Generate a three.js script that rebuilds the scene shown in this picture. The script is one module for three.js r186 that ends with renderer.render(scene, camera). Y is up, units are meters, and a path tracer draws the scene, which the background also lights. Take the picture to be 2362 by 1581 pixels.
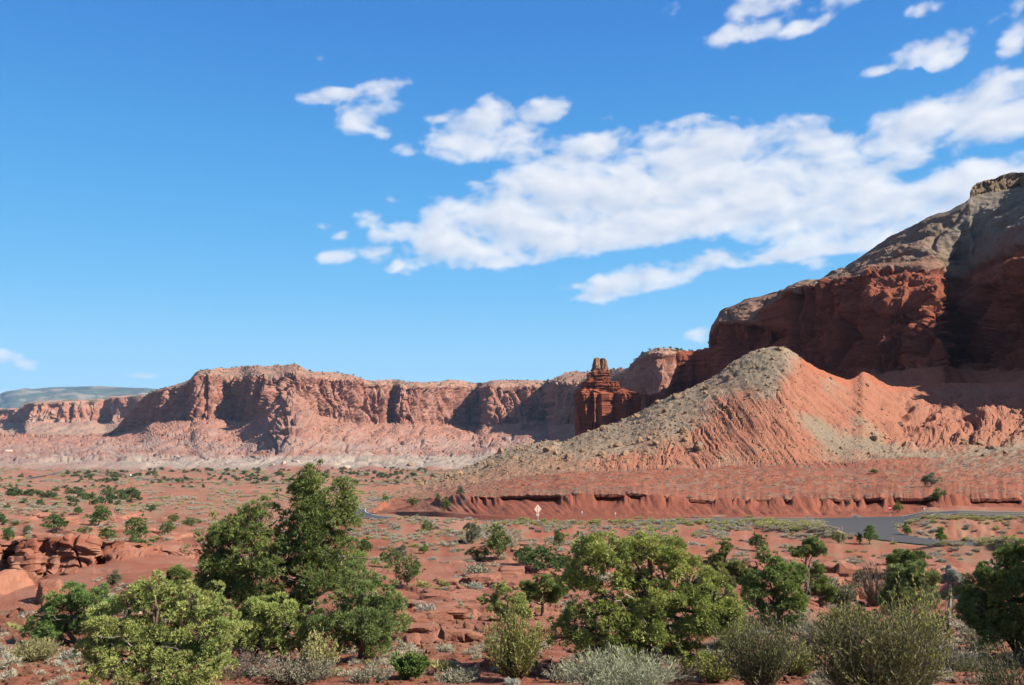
import * as THREE from 'three';
import { mergeGeometries } from 'three/addons/utils/BufferGeometryUtils.js';

// ---------------------------------------------------------------- camera
const W = 2362, H = 1581, CX = W / 2, CY = H / 2, F = 2045, HOR = 1000;
const PITCH = Math.atan((HOR - CY) / F);
const scene = new THREE.Scene();
const camera = new THREE.PerspectiveCamera(2 * Math.atan(CY / F) * 180 / Math.PI, W / H, 0.3, 60000);
camera.rotation.x = PITCH;                       // the eye is the origin, looking along -z and a little up
scene.add(camera);
const renderer = new THREE.WebGLRenderer({ antialias: true });
renderer.toneMapping = THREE.LinearToneMapping;
renderer.toneMappingExposure = 2.5;
renderer.shadowMap.enabled = true;

// ---------------------------------------------------------------- sun
const SUN_EL = 38.5 * Math.PI / 180, SUN_AZ = 17 * Math.PI / 180;   // azimuth: from +x towards +z (behind the viewer)
const sunDir = new THREE.Vector3(Math.cos(SUN_AZ) * Math.cos(SUN_EL), Math.sin(SUN_EL), Math.sin(SUN_AZ) * Math.cos(SUN_EL));
const sun = new THREE.DirectionalLight(new THREE.Color().setRGB(1, 0.93, 0.82), 5.0);
sun.position.copy(sunDir).multiplyScalar(3000);
sun.castShadow = true;
sun.shadow.mapSize.set(4096, 4096);
Object.assign(sun.shadow.camera, { left: -2500, right: 2500, top: 2500, bottom: -2500, near: 10, far: 9000 });
scene.add(sun, sun.target);
scene.fog = new THREE.FogExp2(new THREE.Color().setRGB(0.42, 0.66, 1.0), 1.6e-5);

// ---------------------------------------------------------------- helpers: random, noise
function rng(seed) { let a = seed >>> 0; return () => { a = (a + 0x6D2B79F5) | 0; let t = Math.imul(a ^ (a >>> 15), 1 | a); t = (t + Math.imul(t ^ (t >>> 7), 61 | t)) ^ t; return ((t ^ (t >>> 14)) >>> 0) / 4294967296; }; }
const PERM = new Uint8Array(512); { const r = rng(77), p = [...Array(256).keys()]; for (let i = 255; i > 0; i--) { const j = Math.floor(r() * (i + 1)); [p[i], p[j]] = [p[j], p[i]]; } for (let i = 0; i < 512; i++) PERM[i] = p[i & 255]; }
const grad = (h, x, y, z) => { h &= 15; const u = h < 8 ? x : y, v = h < 4 ? y : h === 12 || h === 14 ? x : z; return ((h & 1) ? -u : u) + ((h & 2) ? -v : v); };
function noise(x, y, z) {                        // -1 .. 1
  const fx = Math.floor(x), fy = Math.floor(y), fz = Math.floor(z), X = fx & 255, Y = fy & 255, Z = fz & 255; x -= fx; y -= fy; z -= fz;
  const u = x * x * x * (x * (x * 6 - 15) + 10), v = y * y * y * (y * (y * 6 - 15) + 10), w = z * z * z * (z * (z * 6 - 15) + 10);
  const A = PERM[X] + Y, AA = PERM[A] + Z, AB = PERM[A + 1] + Z, B = PERM[X + 1] + Y, BA = PERM[B] + Z, BB = PERM[B + 1] + Z;
  const a = grad(PERM[AA], x, y, z), b = grad(PERM[BA], x - 1, y, z), c = grad(PERM[AB], x, y - 1, z), d = grad(PERM[BB], x - 1, y - 1, z);
  const e = grad(PERM[AA + 1], x, y, z - 1), f = grad(PERM[BA + 1], x - 1, y, z - 1), g = grad(PERM[AB + 1], x, y - 1, z - 1), h = grad(PERM[BB + 1], x - 1, y - 1, z - 1);
  const p = a + u * (b - a), q = c + u * (d - c), r = e + u * (f - e), s = g + u * (h - g), i = p + v * (q - p), j = r + v * (s - r);
  return i + w * (j - i);
}
function fbm(x, y, z, o = 4) { let s = 0, a = 0.5; for (let i = 0; i < o; i++) { s += a * noise(x, y, z); x = x * 2.03 + 13.1; y = y * 2.03 + 7.7; z = z * 2.03 + 3.3; a *= 0.5; } return s; }   // about -0.6 .. 0.6
function ridge(x, y, z, o = 3) { let s = 0, a = 0.5; for (let i = 0; i < o; i++) { s += a * (1 - 2 * Math.abs(noise(x, y, z))); x = x * 2.1 + 5.1; y = y * 2.1 + 9.7; z = z * 2.1 + 1.3; a *= 0.5; } return s; }
function billow(x, y, z, o = 3) { let s = 0, a = 0.5; for (let i = 0; i < o; i++) { s += a * (3 * Math.abs(noise(x, y, z)) - 0.8); x = x * 2.1 + 5.1; y = y * 2.1 + 9.7; z = z * 2.1 + 1.3; a *= 0.5; } return s; }   // rounded bulges parted by sharp clefts
const blocks = (x, y, z, k = 3) => { const t = noise(x, y, z) * k + 0.5 * noise(x * 2.7, y * 2.7, z * 2.7), f = Math.floor(t), q = t - f; return (f + (q > 0.85 ? (q - 0.85) / 0.15 : 0)) / k; };   // flat faces parted by sharp steps
const crack = (x, y, z, w) => { const n = noise(x, y, z) / w; return Math.exp(-n * n); };   // thin joints
const clamp = (x, a = 0, b = 1) => x < a ? a : x > b ? b : x;
const sstep = (a, b, x) => { const t = clamp((x - a) / (b - a)); return t * t * (3 - 2 * t); };
const lerp = (a, b, t) => a + (b - a) * t;
const mix3 = (a, b, t) => [a[0] + (b[0] - a[0]) * t, a[1] + (b[1] - a[1]) * t, a[2] + (b[2] - a[2]) * t];
// a pixel of the photograph and a distance ahead (m) -> a point
const SP = Math.sin(PITCH), CP = Math.cos(PITCH);
function P(px, py, z) { const X = (px - CX) / F, Y = -(py - CY) / F, f = CP - Y * SP, u = Y * CP + SP; return [X * z / f, u * z / f, -z]; }
function project(x, y, z) { const d = -z, f = d * CP + y * SP, u = y * CP - d * SP; return [CX + F * x / f, CY - F * u / f]; }
// monotone cubic (Fritsch-Carlson)
function pchip(xs, ys) {
  const n = xs.length, d = [], m = new Array(n).fill(0);
  for (let i = 0; i < n - 1; i++) d.push((ys[i + 1] - ys[i]) / (xs[i + 1] - xs[i]));
  m[0] = d[0]; m[n - 1] = d[n - 2];
  for (let i = 1; i < n - 1; i++) m[i] = d[i - 1] * d[i] <= 0 ? 0 : 2 * d[i - 1] * d[i] / (d[i - 1] + d[i]);
  return (x) => {
    if (x <= xs[0]) return ys[0]; if (x >= xs[n - 1]) return ys[n - 1];
    let a = 0, b = n - 1; while (b - a > 1) { const c = (a + b) >> 1; if (xs[c] <= x) a = c; else b = c; }
    const h = xs[b] - xs[a], t = (x - xs[a]) / h, t2 = t * t, t3 = t2 * t;
    return ys[a] * (2 * t3 - 3 * t2 + 1) + m[a] * h * (t3 - 2 * t2 + t) + ys[b] * (-2 * t3 + 3 * t2) + m[b] * h * (t3 - t2);
  };
}

// ---------------------------------------------------------------- sky: clear air, pale towards the horizon, and broken cloud
{
  const SW = 4096, SH = 2048, data = new Float32Array(SW * SH * 4);
  const D = Math.PI / 180;
  const els = [0, 3, 5.6, 9, 13.7, 19, 26, 40, 60, 90];
  const cr = pchip(els, [0.43, 0.36, 0.290, 0.190, 0.120, 0.080, 0.052, 0.032, 0.022, 0.018]);
  const cg = pchip(els, [0.74, 0.69, 0.640, 0.545, 0.440, 0.345, 0.250, 0.155, 0.105, 0.085]);
  const cb = pchip(els, [0.97, 0.97, 0.965, 0.930, 0.865, 0.785, 0.690, 0.520, 0.400, 0.340]);
  // cloud banks: photograph px, py, half width, half height, tilt in degrees, thickness
  const banks = [
    [1060, 530, 150, 78, -20, 1], [1250, 455, 190, 105, -25, 1.25], [1480, 420, 220, 118, -8, 1.35], [1730, 388, 200, 92, -4, 1.2], [1760, 460, 230, 64, -6, 1.25], [2010, 478, 250, 74, -6, 1.2], [2300, 442, 190, 78, -10, 1.25], [1250, 562, 220, 40, -6, 1.1], [1500, 505, 200, 60, -6, 1.25], [2150, 540, 150, 40, -8, 1.0],
    [1060, 312, 88, 52, -12, 1.0], [1130, 262, 52, 34, -20, 0.85], [1225, 278, 88, 36, -18, 0.95], [1185, 335, 90, 34, -10, 0.8], [1000, 275, 28, 9, 0, 0.6], [935, 345, 30, 12, 0, 0.5],
    [838, 265, 84, 36, -15, 1.05], [885, 205, 62, 22, -12, 0.8], [755, 222, 60, 16, -8, 0.72], [742, 318, 16, 14, 0, 0.55], [880, 305, 22, 14, 0, 0.5],
    [882, 520, 62, 34, 8, 0.9], [868, 570, 34, 36, 40, 0.9], [780, 592, 88, 16, -10, 0.85], [890, 460, 32, 9, 0, 0.6], [910, 615, 20, 12, -20, 0.55], [990, 580, 34, 30, 0, 0.8], [1160, 608, 140, 15, -5, 0.75], [740, 520, 22, 7, 0, 0.5], [790, 545, 24, 10, -20, 0.5],
    [1430, 660, 86, 36, -15, 1.05], [1550, 630, 112, 30, -18, 1.05], [1690, 602, 112, 20, -6, 0.9], [1355, 688, 60, 10, 0, 0.7], [1850, 590, 140, 18, -6, 0.7], [1310, 663, 42, 7, -4, 0.5], [1440, 733, 42, 7, 0, 0.55], [1622, 774, 40, 16, -6, 0.8], [1890, 610, 40, 12, 0, 0.7],
    [1750, 22, 84, 46, -15, 1.05], [1752, 72, 44, 18, -12, 0.9], [1662, 92, 42, 22, -14, 0.95], [1852, 62, 66, 14, -9, 0.85], [1945, 4, 70, 24, -4, 0.95], [1840, 25, 36, 26, 0, 0.5],
    [2195, 105, 52, 30, -32, 0.95], [2115, 120, 50, 24, -8, 0.6], [2262, 65, 46, 12, -20, 0.6], [2340, 85, 26, 40, 25, 0.9], [2022, 164, 36, 9, -6, 0.6], [2150, 8, 60, 18, 0, 0.6], [2330, 25, 44, 16, -20, 0.65],
    [2080, 290, 130, 40, -12, 1.0], [2205, 250, 120, 38, -22, 1.0], [1985, 348, 84, 26, -12, 0.9], [2325, 235, 90, 46, -22, 1.0], [2330, 288, 110, 32, -14, 1.05], [2130, 352, 130, 26, -10, 0.8], [1890, 330, 44, 24, 0, 0.85], [2340, 170, 40, 10, -20, 0.5],
    [12, 832, 48, 20, 6, 0.95], [325, 867, 38, 7, 0, 0.55], [4, 905, 26, 7, 0, 0.6], [755, 124, 30, 13, -10, 0.42], [1400, 272, 40, 10, -8, 0.5], [1580, 280, 40, 10, -8, 0.45], [1545, 22, 30, 12, -10, 0.3],
  ].map(([px, py, rx, ry, tilt, k]) => { const p = P(px, py, 1), az = Math.atan2(p[0], 1), el = Math.atan2(p[1], Math.hypot(p[0], 1)); return [az * F, el * F, rx, ry, Math.cos(tilt * D), Math.sin(tilt * D), k]; });
  for (let j = 0; j < SH; j++) {
    const el = ((j + 0.5) / SH - 0.5) * Math.PI, e = el / D, B = el * F;
    for (let i = 0; i < SW; i++) {
      const o = (j * SW + i) * 4; data[o + 3] = 1;
      if (e < -1) { data[o] = 0.30; data[o + 1] = 0.22; data[o + 2] = 0.19; continue; }
      const u = (i + 0.5) / SW; // atan2(z, x) / 2pi + 0.5
      let az = (u - 0.5) * 2 * Math.PI + Math.PI / 2; if (az > Math.PI) az -= 2 * Math.PI;   // 0 is straight ahead, + to the right
      const A = az * F, ee = Math.max(e, 0);
      let r = cr(ee), g = cg(ee), b = cb(ee);
      let c = 0;
      const inView = Math.abs(az) < 0.62 && e < 30;
      if (inView) {
        for (const k of banks) {
          const dx = A - k[0], dy = B - k[1]; if (Math.abs(dx) > k[2] * 1.5 + 60 || Math.abs(dy) > k[2] + k[3] + 60) continue;
          const p = (dx * k[4] - dy * k[5]) / k[2], q = (dx * k[5] + dy * k[4]) / k[3], w = 1 - (p * p + q * q) * 0.62;
          if (w > 0) c += k[6] * w;
        }
        c = c < 0.9 ? c : 0.9 + 0.46 * (1 - Math.exp(-(c - 0.9) * 1.5));
      }
      const edge = sstep(0.54, 0.68, Math.abs(az)) + sstep(27, 33, e) * (1 - sstep(0.54, 0.68, Math.abs(az)));
      if (edge > 0 && e > 1.5) {     // the same broken cloud goes on round the sky
        const h = 900 / (Math.sin(Math.max(el, 0.02)) + 0.12), X = Math.sin(az) * h, Y = Math.cos(az) * h;
        const n = fbm(X / 1500 + 31, Y / 1500, 4.4, 4) + 0.02;
        c = Math.max(c * (1 - edge), clamp(n * 3.4, 0, 1.4) * edge);
      }
      if (c > 0.02) {
        const wx = fbm(A / 140, B / 90, 1.7, 2) * 50, wy = fbm(A / 140, B / 90, 8.2, 2) * 26, low = (a, b2) => fbm((a + wx) / 120, (b2 + wy) / 66, 3.1, 3);
        const n1 = fbm((A + wx) / 120, (B + wy) / 66, 3.1, 6) + 0.22 * fbm((A + wx * 1.5) / 22, (B + wy * 1.4) / 12, 7.1, 4), dens = c - 0.40 - n1 * 1.75;
        if (dens > -0.14) {
          const alpha = (1 - Math.exp(-2.6 * Math.max(0, dens + 0.14) ** 1.55)) * 0.98;
          const toward = (low(A + 26, B + 22) - low(A, B)) * 1.75;           // thinner towards the sun: lit
          const lit = clamp(0.74 + toward * 0.6 - clamp(dens - 0.4, 0, 1) * 0.28 + fbm((A + wx) / 40, (B + wy) / 22, 2.2, 3) * 0.35);
          const R = lerp(0.56, 0.93, lit), G = lerp(0.64, 0.945, lit), Bc = lerp(0.80, 0.985, lit);
          r = lerp(r, R, alpha); g = lerp(g, G, alpha); b = lerp(b, Bc, alpha);
        }
      }
      data[o] = r / 2.5; data[o + 1] = g / 2.5; data[o + 2] = b / 2.5;   // seen through the exposure
    }
  }
  const sky = new THREE.DataTexture(data, SW, SH, THREE.RGBAFormat, THREE.FloatType);
  sky.mapping = THREE.EquirectangularReflectionMapping; sky.magFilter = THREE.LinearFilter; sky.needsUpdate = true;
  scene.background = sky; scene.environment = sky;
}
// ---------------------------------------------------------------- materials
function grainTexture(seed, size, lo, hi, stretch = 1) {     // tileable fine grain round 1
  const d = new Uint8Array(size * size * 4), r = rng(seed), layers = [];
  for (const [n, a] of [[8, 0.25], [16, 0.3], [32, 0.35], [64, 0.4], [128, 0.45], [256, 0.5]]) { const g = new Float32Array(n * n); for (let i = 0; i < n * n; i++) g[i] = r() * 2 - 1; layers.push([n, a, g]); }
  for (let j = 0; j < size; j++) for (let i = 0; i < size; i++) {
    let s = 0;
    for (const [n, a, g] of layers) { const x = i / size * n, y = j / size * n * stretch, x0 = Math.floor(x), y0 = Math.floor(y), fx = x - x0, fy = y - y0, q = (X, Y) => g[(Y % n) * n + (X % n)]; s += a * lerp(lerp(q(x0, y0), q(x0 + 1, y0), fx), lerp(q(x0, y0 + 1), q(x0 + 1, y0 + 1), fx), fy); }
    const v = clamp(0.5 + s * 0.42), c = 255 * lerp(lo, hi, v), o = (j * size + i) * 4; d[o] = d[o + 1] = d[o + 2] = c; d[o + 3] = 255;
  }
  const t = new THREE.DataTexture(d, size, size, THREE.RGBAFormat); t.wrapS = t.wrapT = THREE.RepeatWrapping; t.magFilter = THREE.LinearFilter; t.needsUpdate = true; return t;
}
const grain = grainTexture(5, 512, 0.72, 1.0), grainBump = grainTexture(9, 512, 0, 1);
const scaled = (t, r) => { const c = t.clone(); c.repeat.set(r, r); c.needsUpdate = true; return c; };
const BASE = new THREE.Color().setRGB(0.59, 0.59, 0.59);
const matte = (o) => new THREE.MeshPhysicalMaterial({ roughness: 0.95, specularIntensity: 0.25, ...o });
const soilMat = matte({ vertexColors: true, color: BASE, map: scaled(grain, 1 / 2.6), bumpMap: scaled(grainBump, 1 / 1.7), bumpScale: 0.05 });
const cliffMat = matte({ flatShading: true, vertexColors: true, color: BASE, map: scaled(grain, 1 / 160), bumpMap: scaled(grainBump, 1 / 60), bumpScale: 1.2 });
const butteMat = matte({ flatShading: true, vertexColors: true, color: BASE, map: scaled(grain, 1 / 60), bumpMap: scaled(grainBump, 1 / 28), bumpScale: 0.5 });
const hillMat = matte({ flatShading: true, vertexColors: true, color: BASE, map: scaled(grain, 1 / 16), bumpMap: scaled(grainBump, 1 / 8), bumpScale: 0.16 });
const rockMat = matte({ flatShading: true, vertexColors: true, color: BASE, map: scaled(grain, 1 / 2), bumpMap: scaled(grainBump, 1 / 1.3), bumpScale: 0.05 });
const leafMat = matte({ vertexColors: true, color: new THREE.Color().setRGB(0.76, 0.76, 0.76), roughness: 0.8, side: THREE.DoubleSide, transmission: 0.34, thickness: 0, specularIntensity: 0.3 });
const woodMat = matte({ vertexColors: true, color: BASE, bumpMap: scaled(grainBump, 1), bumpScale: 0.01 });

// ---------------------------------------------------------------- helpers: things
const taken = {};
function numbered(name) { const n = taken[name] = (taken[name] ?? -1) + 1; return n ? name + '_' + String(n).padStart(3, '0') : name; }
function thing(name, label, category, group) { const g = new THREE.Group(); g.name = numbered(name); g.userData = { label, category }; if (group) g.userData.group = group; scene.add(g); return g; }
function part(name, geo, mat, parent) { const m = new THREE.Mesh(geo, mat); m.name = name; m.castShadow = m.receiveShadow = true; parent.add(m); return m; }
function structure(name, geo, mat, label) { const m = part(name, geo, mat, scene); m.userData = { kind: 'structure', label }; return m; }
function copyOf(src, label, group) { const c = src.clone(); c.name = numbered(src.name.replace(/_\d{3}$/, '')); if (label) c.userData.label = label; if (group) c.userData.group = group; scene.add(c); return c; }

// words for where a small thing lies: by the nearest thing one can find in the photograph
const MARKS = [[700, 1300, 'the tall pine'], [860, 1440, 'the low pinyon by the tall pine'], [350, 1480, 'the pale juniper'], [610, 1450, 'the pale leaning juniper'], [150, 1430, 'the dark bushy pinyon'], [1480, 1420, 'the large green juniper'], [1250, 1370, 'the rounded pinyon'], [1185, 1510, 'the upright olive shrub'], [1790, 1370, 'the upright juniper'], [1860, 1330, 'the leaning bare trunk'], [1680, 1320, 'the shaggy juniper'], [2095, 1350, 'the broad green juniper'], [2190, 1420, 'the dead snag'], [2320, 1400, 'the big dark pinyon'], [2030, 1500, 'the wide olive shrub'], [1752, 1510, 'the grey-green shrub'], [945, 1545, 'the bright green shrub'], [1430, 1560, 'the rabbitbrush clump'], [82, 1505, 'the straw-green bush'], [240, 1260, 'the outcrop alcove'], [70, 1285, 'the left outcrop'], [320, 1275, 'the alcove pinyon'], [262, 1340, 'the lone small tree'], [130, 1210, 'the spreading pinyon'], [318, 1225, 'the bushy terrace pinyon'], [940, 1320, 'the leaning ledge juniper'], [976, 1268, 'the vivid green bush'], [1150, 1255, 'the open olive tree'], [1090, 1230, 'the grey-leaved tree'], [1262, 1295, 'the broad middle pinyon'], [1345, 1270, 'the dark round pinyon'], [1241, 1190, 'the warning sign'], [2054, 1185, 'the stop sign'], [2007, 1235, 'the rounded roadside juniper'], [1934, 1240, 'the yellowish roadside juniper'], [2170, 1235, 'the pointed juniper'], [985, 1215, 'the mound shrub'], [385, 1220, 'the loose juniper'], [1752, 1255, 'the dark bush below the verge'], [305, 1096, 'the white van'], [948, 1072, 'the haystack rock'], [680, 1064, 'the white rim rocks'], [730, 1110, 'the tip of the tall pine'], [40, 1120, 'the far red ledge'], [180, 1180, 'the round terrace bush'], [1384, 950, 'the rock tower'], [1803, 815, 'the hill peak'], [1740, 1000, 'the red rills'], [1993, 880, 'the red shoulder knob'], [1517, 930, 'the dark fin'], [1060, 1135, 'the round pale juniper'], [2148, 1110, 'the grey-green slope juniper'], [1277, 1025, 'the low end of the hill'], [1600, 1060, 'the hill foot']];
function where(px, py) { let b = null, d = 1e9; for (const m of MARKS) { const e = Math.hypot(px - m[0], (py - m[1]) * 1.6); if (e < d) { d = e; b = m; } } const dx = px - b[0], dy = (py - b[1]) * 1.6; return (d < 22 ? 'right beside ' : (d < 60 ? 'just ' : d < 130 ? '' : 'well ') + (Math.abs(dx) > Math.abs(dy) * 2 ? (dx < 0 ? 'left of ' : 'right of ') : Math.abs(dy) > Math.abs(dx) * 2 ? (dy < 0 ? 'above ' : 'below ') : (dy < 0 ? 'above and ' : 'below and ') + (dx < 0 ? 'left of ' : 'right of '))) + b[2]; }
// ---------------------------------------------------------------- landforms: a net of control points (pixel x, pixel y, distance), displaced
// cols: left to right; each a list of points from the back edge over the skyline down to the foot
function net(cols, o) {
  const R = cols[0].length, C = cols.length, s = [0];
  for (let i = 1; i < C; i++) { let m = 0; for (let k = 1; k < R; k++) m += Math.abs(cols[i][k][0] - cols[i - 1][k][0]) + (o.zw ?? 0.02) * Math.abs(cols[i][k][2] - cols[i - 1][k][2]); s.push(s[i - 1] + Math.max(0.8, m / (R - 1))); }
  const N = Math.ceil(s[C - 1] / o.step), rows = [];
  for (let k = 0; k < R; k++) rows.push([0, 1, 2].map((a) => pchip(s, cols.map((c) => c[k][a]))));
  const nv = o.nv, M = nv.reduce((a, b) => a + b, 0) + 1, pos = new Float32Array((N + 1) * M * 3), meta = new Float32Array((N + 1) * M * 3), nor = new Float32Array(pos.length);
  const ks = [...Array(R).keys()];
  for (let i = 0; i <= N; i++) {
    const S = s[C - 1] * i / N, q = rows.map((r) => r.map((f) => f(S))), w = q.map((c) => P(...c));
    const sm = o.smooth ? [0, 1, 2].map((a) => pchip(ks, w.map((p) => p[a]))) : null;
    let j = 0;
    for (let k = 0; k < R - 1; k++) for (let t = 0; t < nv[k] + (k === R - 2 ? 1 : 0); t++, j++) {
      const f = t / nv[k], id = (i * M + j) * 3;
      for (let a = 0; a < 3; a++) pos[id + a] = sm ? sm[a](k + f) : lerp(w[k][a], w[k + 1][a], f);
      meta[id] = lerp(q[k][0], q[k + 1][0], f); meta[id + 1] = lerp(q[k][1], q[k + 1][1], f); meta[id + 2] = k + f;
    }
  }
  const normals = () => {
    for (let i = 0; i <= N; i++) for (let j = 0; j < M; j++) {
      const a = (Math.max(i - 1, 0) * M + j) * 3, b = (Math.min(i + 1, N) * M + j) * 3, c = (i * M + Math.max(j - 1, 0)) * 3, d = (i * M + Math.min(j + 1, M - 1)) * 3, id = (i * M + j) * 3;
      const ux = pos[b] - pos[a], uy = pos[b + 1] - pos[a + 1], uz = pos[b + 2] - pos[a + 2], vx = pos[d] - pos[c], vy = pos[d + 1] - pos[c + 1], vz = pos[d + 2] - pos[c + 2];
      const x = vy * uz - vz * uy, y = vz * ux - vx * uz, z = vx * uy - vy * ux, l = Math.hypot(x, y, z) || 1; nor[id] = x / l; nor[id + 1] = y / l; nor[id + 2] = z / l;
    }
  };
  normals();
  // a smoothed copy of the normals, so that displacement does not fold at the rims
  const dn = nor.slice();
  for (let pass = 0; pass < (o.relax ?? 6); pass++) { const src = dn.slice(); for (let i = 0; i <= N; i++) for (let j = 0; j < M; j++) { const id = (i * M + j) * 3; for (let a = 0; a < 3; a++) { let v = src[id + a], n = 1; if (i > 0) { v += src[id + a - M * 3]; n++; } if (i < N) { v += src[id + a + M * 3]; n++; } if (j > 0) { v += src[id + a - 3]; n++; } if (j < M - 1) { v += src[id + a + 3]; n++; } dn[id + a] = v / n; } } }
  const f = {};
  for (let i = 0; i <= N; i++) for (let j = 0; j < M; j++) {
    const id = (i * M + j) * 3; f.x = pos[id]; f.y = pos[id + 1]; f.z = pos[id + 2]; f.px = meta[id]; f.py = meta[id + 1]; f.row = meta[id + 2]; f.dy = 0; f.e = Math.min(1, i / 6, (N - i) / 6);
    let nx = dn[id], ny = dn[id + 1], nz = dn[id + 2]; if (o.flat) ny *= o.flat; const l = Math.hypot(nx, ny, nz) || 1;
    const d = o.disp(f) / l;
    pos[id] += nx * d; pos[id + 1] += ny * d + f.dy; pos[id + 2] += nz * d;
  }
  normals();
  const col = new Float32Array(pos.length), uv = new Float32Array(pos.length / 3 * 2);
  for (let v = 0; v < pos.length / 3; v++) {
    const id = v * 3; f.x = pos[id]; f.y = pos[id + 1]; f.z = pos[id + 2]; f.px = meta[id]; f.py = meta[id + 1]; f.row = meta[id + 2];
    const c = o.color(f); col[id] = c[0]; col[id + 1] = c[1]; col[id + 2] = c[2];
    uv[v * 2] = f.x + 0.35 * f.z; uv[v * 2 + 1] = f.y * 1.3 + 0.6 * f.z;
  }
  const idx = new Uint32Array(N * (M - 1) * 6); let t = 0;
  for (let i = 0; i < N; i++) for (let j = 0; j < M - 1; j++) { const a = i * M + j, b = a + 1, c = a + M, d = c + 1; idx[t++] = a; idx[t++] = b; idx[t++] = c; idx[t++] = c; idx[t++] = b; idx[t++] = d; }
  const g = new THREE.BufferGeometry();
  g.setAttribute('position', new THREE.BufferAttribute(pos, 3)); g.setAttribute('color', new THREE.BufferAttribute(col, 3)); g.setAttribute('uv', new THREE.BufferAttribute(uv, 2)); g.setIndex(new THREE.BufferAttribute(idx, 1));
  g.userData = {}; return { geo: g, pos, nor, meta, N, M };
}
// rock colours (linear)
const RED = [0.43, 0.142, 0.082], DRED = [0.31, 0.098, 0.058], PINK = [0.47, 0.225, 0.150], PALE = [0.52, 0.31, 0.225], GREY = [0.375, 0.275, 0.195], GREEN_GREY = [0.315, 0.248, 0.175], WHITE = [0.62, 0.52, 0.42], MAROON = [0.27, 0.10, 0.075], ORANGE = [0.50, 0.19, 0.105];

// far table mountain, forested
{
  const c = (x, y, z) => [[x, y + 6, z + 4000], [x, y, z], [x, y + 9, z - 300], [x, y + 35, z - 1500], [x, 990, z - 3200], [x, 1030, z - 4000]];
  const n = net([c(-900, 960, 19000), c(-420, 940, 19000), c(-160, 925, 19000), c(-20, 918, 19000), c(15, 903, 19000), c(60, 899, 19000), c(150, 893.5, 19000), c(210, 892, 19000), c(275, 893.5, 19000), c(355, 898, 19000), c(470, 910, 19000), c(650, 930, 19000), c(900, 950, 19000)], {
    step: 4, nv: [4, 6, 12, 16, 6], smooth: true,
    disp: (f) => f.row > 1.2 ? fbm(f.x / 900, f.y / 300, f.z / 900, 4) * 260 : fbm(f.x / 700, 0, f.z / 700, 3) * 40,
    color: (f) => { const n = fbm(f.x / 700, f.y / 120, f.z / 700, 4); return mix3([0.075, 0.10, 0.055], [0.30, 0.24, 0.16], sstep(0.08, 0.3, n + (f.row > 2.6 ? 0.10 : 0) + (f.row < 1.4 ? 0.05 : 0))); },
  });
  structure('far_mountain', n.geo, cliffMat, 'distant flat-topped forested mountain, hazy blue');
}
const ledges = (y, h, s = 0) => { const t = noise(1.37 + s, y / h * 0.8, 5.71) * 3 + y / h * 0.35, f = Math.floor(t), q = t - f; return (noise(f * 7.3 + 0.5, s + 0.5, 2.5) + noise(f * 3.1 + 0.2, s, 0.5)) * (q > 0.9 ? (1 - q) / 0.1 : 1); };   // beds that stand out or back with sharp edges, about -1 .. 1
const strata = (y, h, s = 0) => { const n = noise(0.37 + s, y / h * 0.9, 0.71) + 0.5 * noise(4.3, y / h * 2.1, 1.9); return clamp(0.5 + n * 1.6); };   // beds of uneven thickness, 0 .. 1
// far line of cliffs at the left
{
  const c = (x, s, b, z) => [[x, s - 2, z + 900], [x, s, z], [x, s + 3, z - 30], [x, b, z - 90], [x, b + 30, z - 480], [x, 1040, z - 1300], [x, 1080, z - 2100]];
  const n = net([c(-700, 950, 975, 5200), c(-300, 946, 976, 5100), c(-100, 945, 976, 4900), c(0, 944, 975, 4800), c(50, 943, 972, 4700), c(55, 934, 970, 4500), c(70, 929.5, 969, 4450), c(140, 926, 969, 4450), c(218, 923, 970, 4500), c(240, 920, 971, 4600), c(270, 916, 973, 4500), c(325, 913, 976, 4450), c(380, 906, 976, 4500), c(460, 905, 976, 4600)], {
    step: 2.4, nv: [3, 4, 26, 14, 10, 3], flat: 0.5,
    disp: (f) => { const cl = sstep(1.6, 2.1, f.row) * (1 - sstep(2.95, 3.25, f.row)), ta = sstep(2.9, 3.4, f.row); return f.e * (cl * (blocks(f.x / 50, f.y / 120, f.z / 50, 3) * 36 + billow(f.x / 110, f.y / 600, f.z / 110, 3) * 46 + fbm(f.x / 40, f.y / 160, f.z / 40, 3) * 16) + ta * (billow(f.x / 140, f.y / 400, f.z / 300, 3) * 22 + fbm(f.x / 60, f.y / 60, f.z / 60, 3) * 9) + (f.row < 1.6 ? fbm(f.x / 120, 0, f.z / 120, 3) * 10 : 0)); },
    color: (f) => { const n = fbm(f.x / 90, f.y / 40, f.z / 90, 4); if (f.row < 2) return mix3(PALE, [0.16, 0.15, 0.08], sstep(-0.05, 0.2, n)); if (f.row < 3) return mix3(mix3(RED, PINK, 0.6), PALE, sstep(-0.25, 0.35, n)); return mix3(mix3(PINK, [0.42, 0.26, 0.2], 0.5), mix3(GREY, PALE, 0.35), sstep(-0.2, 0.25, n + strata(f.y, 34) * 0.2 - 0.05 + (f.row - 4) * 0.12)); },
  });
  structure('far_cliffs', n.geo, cliffMat, 'far line of pale pink cliffs with a talus apron');
}
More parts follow.
